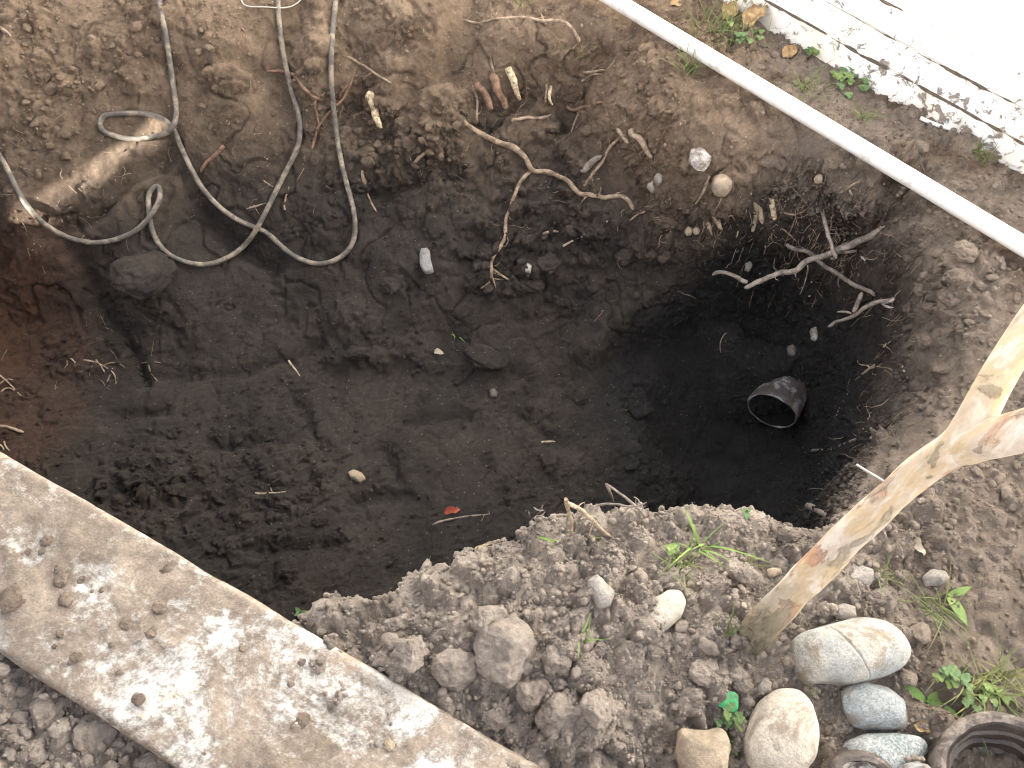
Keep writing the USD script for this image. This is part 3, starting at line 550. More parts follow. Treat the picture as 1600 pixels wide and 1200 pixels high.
# ------------------------------------------------------------------ rocks and clods
def rock(outline=None, c=None, size=None, rot=0., h=.6, seed=0, rough=.05, cuts=3, sub=3, flat=.0):
    """Rounded stone: outline = pixel outline on the ground, else c (3D centre), size (radii) and rot."""
    r_ = np.random.default_rng(seed)
    m = trimesh.creation.icosphere(sub); v = np.array(m.vertices)
    for _ in range(cuts):
        d = r_.normal(size=3); d /= np.linalg.norm(d); k = r_.uniform(.62, .86); x = v @ d; v = v - np.clip(x - k, 0, None)[:, None] * d * .85
    v *= (1 + rough * 2.2 * (fbm(v * 1.6 + seed * 3.1, 3, seed) - .5) + rough * .8 * (fbm(v * 6 + seed, 3, seed + 9) - .5))[:, None]
    if outline is not None:
        ang = np.arctan2(v[:, 1], v[:, 0]); rho = np.hypot(v[:, 0], v[:, 1]); q = outline - c[:2]; oa = np.arctan2(q[:, 1], q[:, 0]); orr = np.hypot(q[:, 0], q[:, 1])
        o = np.argsort(oa); oa, orr = oa[o], orr[o]; R = np.interp(ang, np.r_[oa - 2 * np.pi, oa, oa + 2 * np.pi], np.r_[orr, orr, orr])
        sq = (1 - (1 - np.clip(rho, 0, 1)) ** 1.0); zf = np.sign(v[:, 2]) * np.abs(v[:, 2]) ** .72 * h
        v = np.stack([np.cos(ang) * R * sq, np.sin(ang) * R * sq, zf], -1)
    else:
        v = v * np.asarray(size); cr, sr = math.cos(rot), math.sin(rot); v[:, :2] = v[:, :2] @ np.array([[cr, sr], [-sr, cr]])
    m.vertices = v + c; return m
def stone_px(name, label, mat, px, hgt, sink=.35, seed=1, rough=.04, cuts=2, cat_='stone', ground=None, group=None, sub=4, smooth=True, crack=None):
    px = np.array(px, float); cu = px.mean(0); g0 = on(*cu) if ground is None else np.array(ground(*cu)); 
    cz = g0[2] + hgt * (1 - 2 * sink) * .5 + hgt * .1
    zc = g0[2] + hgt * (.5 - sink)
    P = at(px[:, 0], px[:, 1], zc + hgt * .12)
    # dense outline
    loop = np.vstack([P[:, :2], P[:1, :2]]); s_ = np.r_[0, np.cumsum(np.linalg.norm(np.diff(loop, axis=0), axis=1))]
    dense = np.stack([np.interp(np.linspace(0, s_[-1], 90)[:-1], s_, gaussian_filter1d(loop[:, k], .01)) for k in (0, 1)], 1)
    dense = gaussian_filter1d(dense, 1.6, axis=0, mode='wrap')
    c = np.array([*dense.mean(0), zc]); m = rock(dense, c, h=hgt / 2, seed=seed, rough=rough, cuts=cuts, sub=sub)
    if crack:
        a_, b_ = at(*crack[0], zc + hgt / 2)[:2], at(*crack[1], zc + hgt / 2)[:2]; v_ = np.array(m.vertices); n_ = np.array([-(b_ - a_)[1], (b_ - a_)[0]]) / np.linalg.norm(b_ - a_)
        dd = (v_[:, :2] - a_) @ n_ + (noise(v_ * 60, 5) - .5) * .004; v_[:, 2] -= np.exp(-(dd / .0016) ** 2) * .0035 * (v_[:, 2] > zc); m.vertices = v_
    return tag(obj(name, m, mat, None, smooth), label, cat_, group)
stone_px('cobblestone', 'large oblong pale granite cobble with a dark crack line beside the tree trunk', ST_GRAN, [(1238, 1000), (1250, 988), (1300, 974), (1345, 963), (1385, 970), (1412, 990), (1427, 1018), (1415, 1042), (1385, 1056), (1330, 1070), (1300, 1062), (1262, 1068), (1248, 1045)], .12, .3, 3, .022, 0, sub=6, crack=((1312, 985), (1362, 1042)))
stone_px('cobblestone', 'big round cream cobble at the bottom edge below the oblong granite one', ST_PALE, [(1192, 1090), (1215, 1075), (1245, 1075), (1268, 1095), (1281, 1140), (1276, 1185), (1255, 1212), (1200, 1215), (1172, 1190), (1166, 1155), (1176, 1120)], .125, .3, 5, .022, 0)
stone_px('cobblestone', 'blue grey stone with a broken brown face just under the oblong granite cobble', ST_BLUE, [(1310, 1078), (1330, 1068), (1370, 1058), (1396, 1064), (1412, 1088), (1418, 1140), (1380, 1140), (1330, 1136), (1314, 1120), (1308, 1100)], .09, .35, 8, .03, 3)
stone_px('cobblestone', 'blue speckled flat stone under the broken dark pipe collar', ST_SPEC, [(1322, 1158), (1350, 1146), (1400, 1144), (1440, 1150), (1452, 1165), (1446, 1192), (1410, 1215), (1340, 1220), (1312, 1190)], .07, .4, 9, .03, 2)
stone_px('cobblestone', 'brown grey cobble cut by the bottom edge left of the cream cobble', ST_TAN, [(1062, 1135), (1090, 1128), (1130, 1136), (1142, 1160), (1140, 1215), (1075, 1218), (1058, 1180)], .09, .35, 12, .04, 3)
stone_px('pebble', 'pale oval pebble lying on the heap left of the trunk foot', ST_PALE, [(1008, 955), (1018, 932), (1040, 920), (1064, 922), (1073, 940), (1066, 962), (1042, 984), (1016, 988), (1005, 975)], .055, .3, 14, .03, 2)
stone_px('pebble', 'angular grey stone on the heap above left of the pale oval pebble', ST_GREY, [(918, 905), (932, 893), (948, 910), (962, 925), (955, 945), (938, 950), (920, 935)], .045, .3, 15, .06, 4)
stone_px('pebble', 'grey slab half buried just right of the trunk middle', ST_GREY, [(1320, 890), (1332, 880), (1365, 890), (1375, 908), (1350, 918), (1322, 910)], .04, .45, 16, .04, 3)
stone_px('pebble', 'small grey stone touching the top of the oblong granite cobble', ST_GREY, [(1304, 948), (1316, 942), (1336, 948), (1338, 966), (1318, 972), (1304, 964)], .04, .4, 17, .04, 3)
stone_px('pebble', 'flat grey pebble on the soil right of the trunk', ST_GREY, [(1442, 900), (1455, 889), (1478, 892), (1485, 905), (1470, 914), (1448, 914)], .03, .3, 18, .04, 2)
stone_px('pebble', 'small brown pebble near the rim grass left of the trunk', ST_TAN, [(1198, 890), (1206, 883), (1220, 886), (1222, 896), (1210, 902), (1200, 900)], .02, .3, 19, .04, 2)
stone_px('pebble', 'brown cube shaped pebble between the trunk foot and the cream cobble', ST_GREY, [(1184, 1066), (1195, 1058), (1206, 1066), (1204, 1084), (1190, 1088), (1183, 1078)], .03, .3, 20, .05, 4)
stone_px('pebble', 'small round cream pebble lying on the heap of loose clods', ST_TAN, [(783, 962), (792, 958), (800, 966), (796, 975), (786, 974)], .018, .25, 21, .03, 1)
stone_px('pebble', 'white crusted stone stuck in the far bank below the white pipe', ST_CRUST, [(1078, 234), (1090, 226), (1108, 232), (1113, 248), (1104, 262), (1088, 262), (1078, 250)], .05, .5, 22, .20, 5)
stone_px('pebble', 'tan round stone embedded in the bank under the white crusted one', ST_TAN, [(1114, 278), (1126, 272), (1142, 278), (1146, 290), (1136, 300), (1122, 300), (1113, 290)], .055, .4, 23, .03, 1)
stone_px('pebble', 'upright elongated light grey stone in the middle of the far bank', ST_PGREY, [(655, 382), (662, 374), (671, 380), (673, 405), (678, 424), (664, 426), (656, 415)], .04, .45, 24, .04, 2)
stone_px('pebble', 'small pale pebble beside the thin root end in the far bank', ST_WHITE, [(818, 414), (824, 411), (831, 416), (829, 425), (820, 424)], .025, .4, 25, .03, 1)
stone_px('pebble', 'tan oval pebble lying on the pit floor', ST_TAN, [(543, 738), (552, 733), (566, 739), (572, 748), (562, 754), (548, 748)], .03, .35, 26, .03, 1)
stone_px('pebble', 'small grey pebble at the back edge of the pit floor', ST_DARK, [(764, 610), (772, 606), (780, 613), (776, 621), (766, 620)], .025, .35, 27, .05, 2)
stone_px('pebble', 'bluish white stone in the dark wall above the old pipe', ST_WHITE, [(1266, 514), (1274, 510), (1280, 518), (1276, 532), (1268, 528)], .03, .4, 28, .06, 2)
stone_px('pebble', 'dull grey pebble in the dark wall under the forked roots', ST_GREY, [(1164, 410), (1172, 407), (1176, 415), (1171, 423), (1164, 420)], .025, .4, 29, .03, 1)
stone_px('pebble', 'grey brown pebble above the old pipe in the pit wall', ST_DARK, [(1230, 542), (1238, 538), (1246, 545), (1242, 555), (1232, 554)], .03, .4, 30, .03, 1)
for u, v, s_ in ((1020, 290, 9), (1029, 279, 8)): stone_px('pebble', f'{"left" if u < 1025 else "right"} of two small grey pebbles on the bank left of the tan stone', ST_GREY, [(u - s_, v), (u - 3, v - s_), (u + s_ - 2, v - 4), (u + s_ - 2, v + 6), (u, v + s_)], .03, .4, 31 + u, .05, 2)
for u, v in ((1076, 360), (1089, 359)): stone_px('pebble', f'{"left" if u < 1080 else "right"} one of two pale pebbles under the cut roots of the far bank', ST_TAN, [(u - 7, v), (u - 2, v - 6), (u + 6, v - 3), (u + 5, v + 5), (u - 3, v + 6)], .022, .4, 40 + u, .05, 2)
stone_px('pebble', 'small tan pebble set in the bank halfway between white pipe and roots', ST_TAN, [(1272, 277), (1279, 271), (1285, 275), (1285, 283), (1276, 284)], .022, .4, 49, .04, 1)

CLODS = [  # u, v, rx, ry (px), height, label
 (792, 1018, 50, 46, .075, 'largest grey brown soil clod on the heap in front of the pit'), (712, 1044, 37, 28, .05, 'pale rounded soil clod left of the largest one'), (874, 1116, 36, 30, .05, 'oblong soil clod below right of the largest one'),
 (640, 1022, 27, 26, .045, 'soil clod at the left end of the heap nearest the board'), (833, 1085, 27, 25, .04, 'dark clod between the largest and the oblong one'), (930, 1105, 24, 28, .045, 'orange sided clod right of the oblong one'),
 (768, 970, 28, 24, .04, 'flattish clod just above the largest one'), (622, 978, 22, 14, .03, 'flat clod by the rim where board and heap meet'), (775, 1120, 22, 18, .03, 'dark clod against the middle of the board edge'), (870, 1030, 22, 24, .035, 'brown clod right beside the largest one'),
 (1165, 900, 20, 14, .03, 'clod left of the small brown pebble at the rim grass'), (1145, 890, 18, 16, .03, 'brown clod right under the green rim grass'), (1230, 838, 17, 12, .03, 'pale clod at the rim above the trunk middle'), (1370, 935, 20, 12, .025, 'clod right of the small grey stone above the oblong cobble'),
 (1150, 1052, 20, 12, .022, 'flat clod right at the trunk foot'), (1160, 1068, 16, 22, .03, 'clod left of the cream cobble top'), (1100, 1050, 22, 18, .025, 'brown clod below the trunk foot'),
 (150, 1150, 36, 30, .045, 'large dark clod under the lower edge of the board'), (75, 1115, 26, 22, .035, 'clod left of the large dark one under the board'), (235, 1195, 26, 16, .03, 'clod at the bottom edge right under the board'), (60, 1175, 18, 14, .028, 'small tan clod at the bottom left corner'),
 (228, 432, 52, 40, .07, 'big square shouldered lump of brown soil sticking out of the left bank'), (610, 447, 16, 14, .03, 'small grey clod on the bank right of the cable bend'), (855, 410, 22, 17, .035, 'dark clod on the bank beside the small pale pebble'), (760, 395, 16, 13, .03, 'dark clod on the bank left of the thin root'),
 (640, 225, 14, 12, .028, 'brown clod on the crumbled ledge left of the thick root'), (600, 232, 12, 11, .025, 'clod on the crumbled ledge right of the hanging cable'), (980, 400, 20, 13, .03, 'clod on the bank above the dark hollow'), (830, 445, 20, 14, .03, 'clod on the bank below the small pale pebble'),
 (1445, 535, 14, 16, .03, 'rough clod on the right slope left of the trunk fork'), (1470, 580, 16, 12, .03, 'clod on the right slope under the rough one'), (1480, 470, 16, 20, .035, 'brown clod on the edge of the right slope'), (1505, 395, 20, 16, .03, 'brown clod on the right ground under the white pipe'),
 (760, 560, 36, 20, .04, 'long dark clod at the foot of the far bank'), (560, 552, 20, 12, .03, 'dark clod at the foot of the bank under the grey clod'), (270, 680, 10, 8, .02, 'small clod on the left part of the pit floor'), (268, 720, 10, 8, .02, 'small clod in front on the left part of the pit floor'), (1000, 640, 20, 16, .035, 'dark clod on the brink of the deep hollow'), (905, 625, 14, 10, .025, 'dark clod at the back right of the pit floor'),
 (440, 790, 12, 9, .02, 'small dark clod on the pit floor by the pale twig'), (500, 815, 14, 11, .025, 'dark clod on the pit floor near the board'), (985, 725, 14, 12, .03, 'clod low on the brink of the deep hollow'), (1075, 95, 18, 13, .03, 'clod on the far ground just left of the white pipe'), (1010, 80, 14, 12, .03, 'clod on the far ground beside the top root'), (920, 205, 13, 10, .025, 'clod at the right end of the dark crevice'), (860, 200, 20, 12, .03, 'brown clod under the dark crevice')]
def clod_mesh(c, size, rot, seed, sub=3, rough=.22):
    return rock(None, np.asarray(c), size, rot, seed=seed, rough=rough, cuts=6, sub=sub)
for k, (u, v, rx_, ry_, h, lab) in enumerate(CLODS):
    p = on(u, v); t = depth(p) / FPX; m = clod_mesh(p + [0, 0, h * .12], (rx_ * t, ry_ * t * 1.1, h * .62), rng.uniform(-.4, .4), 200 + k, 4)
    v_ = np.array(m.vertices); vn = m.vertex_normals; m.vertices = v_ + vn * ((fbm(v_ * 90, 3, k) - .5) * .010 + (fbm(v_ * 260, 2, k) - .5) * .004)[:, None]
    tag(obj('soil_clod', m, CLOD, None, True), lab, 'clod')

# countable smaller clods by area, then crumbs as stuff
vis = S3 + NS * disp[:, None]; dv = depth(vis); uu = 800 + FPX * (vis - EYE) @ RT / dv; vv = 600 - FPX * (vis - EYE) @ UP / dv
seen = (uu > -20) & (uu < 1620) & (vv > -20) & (vv < 1220)
plank_uv = lambda u, v: (v > 690 + .5824 * u) & (v < 1045 + .6 * u)
c1 = [(-60, 170), (-20, 215), (10, 262), (38, 315), (75, 354), (110, 372), (150, 379), (190, 371), (222, 352), (242, 326), (250, 305), (246, 291), (237, 296), (232, 318), (234, 342), (243, 372), (262, 396), (290, 409), (318, 413), (350, 405), (385, 380), (408, 345), (428, 305), (450, 262), (466, 225), (468, 190), (458, 150), (446, 100), (438, 50), (434, 0), (432, -60)]
c2 = [(243, -60), (249, 0), (258, 50), (266, 100), (273, 150), (275, 182), (266, 203), (240, 214), (205, 217), (175, 211), (157, 198), (160, 184), (180, 178), (215, 177), (245, 182), (266, 195), (281, 225), (296, 258), (315, 292), (345, 325), (385, 350), (415, 363), (440, 385), (470, 405), (500, 412), (528, 404), (548, 385), (555, 355), (548, 310), (535, 260), (525, 200), (518, 130), (519, 60), (525, 0), (530, -60)]
KEEP = cKDTree(np.vstack([densify(c1, 6), densify(c2, 6), densify([(935, -10), (1270, 192), (1610, 392)], 6)]))
AREAS = [('near', lambda u, v: (u > 520) & (u < 1160) & (v > 850) & ~plank_uv(u, v), 105, 'small loose soil clod on the heap in front of the pit, between board and trunk', 'loose clods on the near heap'),
         ('low', lambda u, v: (u < 330) & (v > 1040 + .6 * u), 40, 'small loose soil clod in the bottom left corner below the board', 'loose clods below the board'),
         ('ledge', lambda u, v: (u > 480) & (u < 720) & (v > 190) & (v < 270), 30, 'small soil clod on the crumbled ledge between hanging cable and thick root', 'clods on the crumbled ledge'),
         ('bank', lambda u, v: (u > 730) & (u < 1120) & (v > 310) & (v < 470), 45, 'small dark soil clod on the crumbly middle of the far bank', 'clods on the far bank'),
         ('right', lambda u, v: (u > 1160) & (v > 860), 45, 'small soil clod among the cobbles and weeds at lower right', 'clods among the cobbles'),
         ('top', lambda u, v: (u > 40) & (u < 340) & (v > 40) & (v < 300), 45, 'small brown soil clod on the rough top left of the far bank', 'clods at the top left'),
         ('beyond', lambda u, v: (u > 960) & (v < 420) & (v < 40 + .62 * (u - 960)) & (u < 1560), 30, 'small soil clod on the strip between white pipe and house wall', 'clods along the house wall'),
         ('east', lambda u, v: (u > 1420) & (v > 380) & (v < 840), 40, 'small soil clod on the bare ground right of the pit', 'clods right of the pit')]
low_mesh = [clod_mesh((0, 0, 0), (1, .8, .68), 0, 900 + k, 2, .25) for k in range(6)]
for k, m in enumerate(low_mesh): m.vertices = np.array(m.vertices) * (1 + .25 * (fbm(np.array(m.vertices) * 3.1, 2, k) - .5))[:, None]
protos = UsdGeom.Scope.Define(stage, '/World/Looks/shapes')
cls = []
for k, m in enumerate(low_mesh):
    x = stage.CreateClassPrim(f'/clod_shape_{k + 1}'); mm_ = usdkit.mesh(stage, f'/clod_shape_{k + 1}/lump', m, CLOD, smooth=60); cls.append(x)
MARKS = [(1040, 954, 'pale oval pebble'), (940, 920, 'angular grey stone on the heap'), (792, 1018, 'largest clod'), (712, 1044, 'pale rounded clod'), (874, 1116, 'oblong clod'), (1332, 1015, 'oblong granite cobble'), (1225, 1140, 'cream cobble'), (1100, 1170, 'brown grey cobble'), (1092, 858, 'bright rim grass'), (150, 1150, 'large dark clod under the board'),
         (824, 418, 'small pale pebble in the bank'), (663, 400, 'upright light grey stone'), (1129, 288, 'tan bank stone'), (586, 175, 'bright split wood end'), (215, 197, 'wide cable loop'), (1500, 690, 'trunk fork'), (1347, 900, 'half buried grey slab'), (1463, 902, 'flat grey pebble'), (1137, 1099, 'green scrap'), (1095, 244, 'white crusted stone'), (1268, 88, 'single clover plant'), (1262, 140, 'grass tuft by the clover'), (1472, 198, 'white strip at the wall'), (75, 1115, 'clod left of the large dark one')]
DIRS = ['right of it', 'lower right of it', 'below it', 'lower left of it', 'left of it', 'upper left of it', 'above it', 'upper right of it']
def by_landmark(px, labs):
    best = {}
    for i, (u, v) in enumerate(px):
        for mu, mv, mn in MARKS:
            d_ = math.hypot(u - mu, v - mv)
            if d_ < 190: best.setdefault((mn, int(round(math.atan2(v - mv, u - mu) / (math.pi / 4))) % 8), []).append((d_, i))
    done = {}
    for (mn, k), c_ in sorted(best.items(), key=lambda x: min(x[1])[0]):
        for (d_, i), w_ in zip(sorted(c_), ('nearest', 'second nearest', 'third nearest')):
            if i not in done: done[i] = f'clod {w_} to the {mn}, {DIRS[k]}'
    return [done.get(i, l) for i, l in enumerate(labs)]
SMALL = []
for nm, sel, n, lab, grp in AREAS:
    idx_ = np.flatnonzero(seen & sel(uu, vv)); wgt = (.15 + crumb[idx_]); idx_ = rng.choice(idx_, min(len(idx_), n * 6), replace=False, p=wgt / wgt.sum()); took = []
    for i in idx_:
        p = vis[i]; r = min(.0085 * math.exp(abs(rng.normal(0, .42))), .021)
        if KEEP.query((uu[i], vv[i]))[0] < 34: continue
        if any(np.linalg.norm(p - q_) < r_ + r for q_, r_ in took): continue
        took.append((p, r)); x = UsdGeom.Xform.Define(stage, numbered('/World/small_clod')); x.AddTranslateOp().Set(Gf.Vec3d(*(p + NS[i] * r * .3)))
        x.AddRotateXYZOp().Set(Gf.Vec3f(*rng.uniform(-25, 25, 2), rng.uniform(0, 360))); x.AddScaleOp().Set(Gf.Vec3f(r * rng.uniform(.9, 1.2), r * rng.uniform(.8, 1.2), r * rng.uniform(.8, 1.1)))
        x.GetPrim().GetReferences().AddInternalReference(cls[rng.integers(6)].GetPath()); x.GetPrim().SetInstanceable(True); SMALL.append((x, lab, grp, uu[i], vv[i]))
        if len(took) >= n: break
for (x, lab, grp, _u, _v), l_ in zip(SMALL, by_landmark([(a_[3], a_[4]) for a_ in SMALL], [a_[1] for a_ in SMALL])): tag(x, l_, 'clod', grp)
tiny = [clod_mesh((0, 0, 0), (1, .85, .7), 0, 950 + k, 1, .3) for k in range(5)]
ci = UsdGeom.PointInstancer.Define(stage, '/World/loose_soil_crumbs')
UsdGeom.Scope.Define(stage, '/World/loose_soil_crumbs/shapes')
for k, m in enumerate(tiny): ci.CreatePrototypesRel().AddTarget(usdkit.mesh(stage, f'/World/loose_soil_crumbs/shapes/crumb_{k + 1}', m, CRUMB, smooth=60).GetPath())
heap = (S3[:, 2] > -.06) & (S3[:, 1] < 1.0)
wgt = np.where(seen, np.where(S3[:, 2] > -.05, .16, .04) + crumb ** 1.5 * np.where(heap, 1.5, .5), .01); ns = 72000
idx_ = rng.choice(len(vis), ns, replace=False, p=wgt / wgt.sum()); sz = np.clip(.0024 * np.exp(rng.normal(0, .55, ns)), .001, .0085)
ci.CreatePositionsAttr(Vt.Vec3fArray.FromNumpy((vis[idx_] + NS[idx_] * (sz * .35)[:, None]).astype(np.float32)))
ci.CreateProtoIndicesAttr(Vt.IntArray.FromNumpy(rng.integers(0, 5, ns).astype(np.int32)))
ci.CreateScalesAttr(Vt.Vec3fArray.FromNumpy((sz[:, None] * rng.uniform(.75, 1.25, (ns, 3))).astype(np.float32)))
qt = rng.normal(size=(ns, 4)); qt /= np.linalg.norm(qt, axis=1, keepdims=True)
ci.CreateOrientationsAttr(Vt.QuathArray([Gf.Quath(float(a_), float(b_), float(c_), float(d_)) for a_, b_, c_, d_ in qt]))
tag(ci, 'loose soil crumbs scattered over the banks and the heap', 'soil crumbs', kind='stuff')
# lumps lying on the board
MUDCRUMB = simple('mud_crumb', (0.175, 0.138, 0.108), 0.95, 0.45, 70, 0.004, 220, col2=(0.12, 0.095, 0.075), mscale=50)
PL = [(98, 905, 13, 'dark crumb clump'), (92, 890, 8, 'dark crumb'), (45, 862, 7, 'crumb'), (66, 862, 7, 'crumb'), (74, 845, 10, 'brown clump'), (166, 874, 7, 'round dark crumb'), (197, 975, 10, 'dark round clod'), (260, 890, 10, 'orange brown pebble like clod'), (250, 948, 12, 'dark brown clod'), (236, 990, 9, 'dark flat clod'), (102, 938, 11, 'dark mud lump'), (128, 906, 6, 'small crumb'), (160, 922, 5, 'small crumb'), (180, 918, 4, 'small crumb'),
      (95, 990, 7, 'crumb'), (118, 1028, 10, 'brown mud lump'), (86, 1010, 5, 'small crumb'), (187, 1051, 6, 'small crumb'), (470, 1127, 17, 'brown clod with a hollow'), (378, 1014, 6, 'small crumb'), (472, 1034, 8, 'mud lump'), (455, 1070, 6, 'small crumb'), (608, 1164, 9, 'round tan pebble'), (216, 1094, 10, 'mud lump'), (530, 1022, 5, 'small crumb'), (145, 924, 4, 'small crumb'), (20, 935, 22, 'wide mud cake'), (305, 1018, 5, 'small crumb'), (175, 1008, 5, 'small crumb')]
PLW = []
for u, v, r, what in PL:
    o_ = sorted((math.hypot(u - a_[0], v - a_[1]), a_[0] - u, a_[3]) for a_ in PL if a_[3] != what and a_[2] >= 8)[0]
    PLW.append(('left' if o_[1] > 0 else 'right') + ' of the nearest ' + o_[2])
for k, (u, v, r, what) in enumerate(PL):
    p = on_plank(u, v); t = depth(p) / FPX * r; m = clod_mesh(p + [0, 0, t * .15], (t, t * rng.uniform(.8, 1.05), t * (.42 if r < 14 else .25)), rng.uniform(0, 3), 500 + k, 3, .42)
    tag(obj('mud_crumb', m, ST_TAN if 'tan' in what else MUDCRUMB, None, True), f'{what} on the dusty board, number {k + 1} from its left end' if False else f'{what} on the white board, ' + PLW[k], 'clod', 'crumbs lying on the board')

# ------------------------------------------------------------------ cables
def cable(name, label, px, w, ts=None):
    q = densify(px, 3.5); t = hit(q[:, 0], q[:, 1], HS); t = gaussian_filter1d(t, 7, mode='nearest'); t = np.minimum(t, gaussian_filter1d(hit(q[:, 0], q[:, 1]), 3, mode='nearest') + .004)
    rad = .0074; tm = -gaussian_filter1d(-hit(q[:, 0], q[:, 1]), 1.5, mode='nearest'); t = gaussian_filter1d(t, 4, mode='nearest') - rad * 1.0
    from scipy.ndimage import minimum_filter1d
    t = np.minimum(t, gaussian_filter1d(minimum_filter1d(tm, 9, mode='nearest'), 5, mode='nearest') - rad * .75)
    P = EYE + ray(q[:, 0], q[:, 1]) * t[:, None]
    return P, rad
def lift_cross(P, mask, amt):
    s_ = gaussian_filter1d(mask.astype(float), 5); d = (EYE - P); d /= np.linalg.norm(d, axis=1, keepdims=True); return P + d * (s_ * amt)[:, None]
for k, (px, lab) in enumerate(((c1, 'grey cable sagging from the left edge through a narrow loop to the top edge'), (c2, 'grey cable with a wide flat loop, both ends running off the top edge'))):
    P, rad = cable('cable', lab, px, 13); q = densify(px, 3.5)
    if k == 0: mk = (np.hypot(q[:, 0] - 236, q[:, 1] - 330) < 22) & (np.arange(len(q)) < len(q) * .42); P = lift_cross(P, mk, .018); mk = np.hypot(q[:, 0] - 408, q[:, 1] - 352) < 26; P = lift_cross(P, mk, .022)
    else: mk = (np.hypot(q[:, 0] - 270, q[:, 1] - 197) < 22) & (np.arange(len(q)) < len(q) * .3); P = lift_cross(P, mk, .020)
    tag(obj('cable', tube(P, np.full(len(P), rad), 14), HOSE, None, True), lab, 'cable')
P, r, _ = line3([(378, -8), (381, 7), (405, 11), (431, 12), (455, 10), (464, 5), (474, -6)], 2, sig=3, lift=2.5); tag(obj('tie_wire', tube(P, np.full(len(P), .0018), 6), WIRE, None, True), 'thin light metal wire bent round the middle cable at the top edge', 'wire')

# ------------------------------------------------------------------ old pipe in the hollow
def pipe_mat(name, c1, c2, c3):
    return simple(name, c1, 0.55, 0.4, 45, 0.003, 160, spec=0.45, col2=c2, mscale=22, mlo=.5, mhi=.58, col3=c3)
OLDPIPE = pipe_mat('old_pipe', (0.070, 0.062, 0.060), (0.24, 0.23, 0.235), (0.10, 0.058, 0.034))
PIPERIM = simple('pipe_rim', (0.23, 0.225, 0.23), 0.6, 0.5, 70, 0.003, 160, col2=(0.09, 0.08, 0.078), mscale=30)
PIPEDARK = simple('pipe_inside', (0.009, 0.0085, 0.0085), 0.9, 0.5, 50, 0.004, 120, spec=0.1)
def bore(c, axis_, prof_out, prof_in, back, n=56, seed=0, rough=.004):
    """A pipe end: outer and inner profiles as (distance back from the mouth, radius)."""
    def rev(pr, flip):
        s_ = np.array([p[0] for p in pr]); r = np.array([p[1] for p in pr]); a = np.arange(n) * 2 * np.pi / n
        v = np.stack([np.cos(a)[None] * r[:, None], np.sin(a)[None] * r[:, None], -s_[:, None] + 0 * a[None]], -1)
        v = v * (1 + np.array([1, 1, 0]) * (rough / r.max() * 2 * (fbm(v * 26 + seed, 3, seed)[..., None] - .5)))
        v = v.reshape(-1, 3); i, j = np.meshgrid(np.arange(len(pr) - 1), np.arange(n), indexing='ij')
        q_ = np.stack([i * n + j, (i + 1) * n + j, (i + 1) * n + (j + 1) % n, i * n + (j + 1) % n], -1).reshape(-1, 4)
        m = trimesh.Trimesh(v, np.vstack([q_[:, [0, 1, 2]], q_[:, [0, 2, 3]]]), process=False)
        m.apply_transform(trimesh.geometry.align_vectors([0, 0, 1], axis_)); m.apply_translation(c); return m
    return rev(prof_out, 0), rev(prof_in, 1)
ax = np.array([-.50, -.86, .05]); ax /= np.linalg.norm(ax)
pc = PC
R0 = .080; 
po, pi_ = bore(pc, ax, [(.0, R0 - .006), (-.0015, R0 - .003), (.001, R0), (.02, R0 + .001), (.10, R0), (.45, R0)], [(.0, R0 - .006), (.004, R0 - .010), (.40, R0 - .010), (.401, .001)], .4, seed=3)
op = thing('old_drain_pipe', 'dark crusted old drain pipe end sticking out of the black soil in the deep hollow', 'pipe', loc=pc)
obj('pipe_shell', moved(po, pc), OLDPIPE, op, 40); th_ = np.arange(0, 2 * np.pi + .01, .09); u_ = np.cross(ax, [0, 0, 1.0]); u_ /= np.linalg.norm(u_); w__ = np.cross(u_, ax)
obj('rim', moved(_tube(pc + np.cos(th_)[:, None] * u_ * (R0 - .004) + np.sin(th_)[:, None] * w__ * (R0 - .004), .0046 * np.clip(1.25 * noise(np.stack([th_ * 2.2 + 3, 0 * th_, 0 * th_], 1), 4) - .12, .1, 1), 8), pc), PIPERIM, op, True); obj('bore', moved(pi_, pc), PIPEDARK, op, 40)

# clay pipe socket at the lower right corner
CLAYPIPE = pipe_mat('clay_pipe', (0.065, 0.053, 0.046), (0.175, 0.145, 0.122), (0.035, 0.030, 0.028))
CLAYIN = simple('clay_pipe_inside', (0.030, 0.023, 0.020), 0.4, 0.4, 40, 0.003, 120, spec=0.5, col2=(0.060, 0.045, 0.036), mscale=18)
CRUST = simple('crust', (0.07, 0.06, 0.052), 0.9, 0.5, 60, 0.006, 160, col2=(0.34, 0.31, 0.28), mscale=40)
MUD = simple('pipe_silt', (0.115, 0.085, 0.045), 0.9, 0.5, 60, 0.006, 160, col2=(0.10, 0.040, 0.026), mscale=12)
cc = at(1583, 1228, .085); ax2 = np.array([-.10, .10, 1.0]); ax2 /= np.linalg.norm(ax2)
RR = .112
co, cin = bore(cc, ax2, [(.0, RR - .018), (-.003, RR - .010), (.001, RR - .002), (.010, RR), (.060, RR), (.075, RR - .014), (.30, RR - .016)], [(.0, RR - .018), (.006, RR - .024), (.022, RR - .025), (.024, RR - .030), (.045, RR - .031), (.047, RR - .037), (.075, RR - .038), (.078, RR - .046), (.30, RR - .046)], .3, 72, seed=6, rough=.006)
cp = thing('clay_pipe', 'dark brown clay pipe socket standing open at the bottom right corner', 'pipe', loc=cc)
obj('socket', moved(co, cc), CLAYPIPE, cp, 40); obj('bore', moved(cin, cc), CLAYIN, cp, 40)
dk = trimesh.creation.cylinder(RR - .047, .02, sections=40); dk = dk.subdivide().subdivide(); vv_ = np.array(dk.vertices); vv_[:, 2] += (fbm(vv_ * 40, 3, 4) - .5) * .02; dk.vertices = vv_
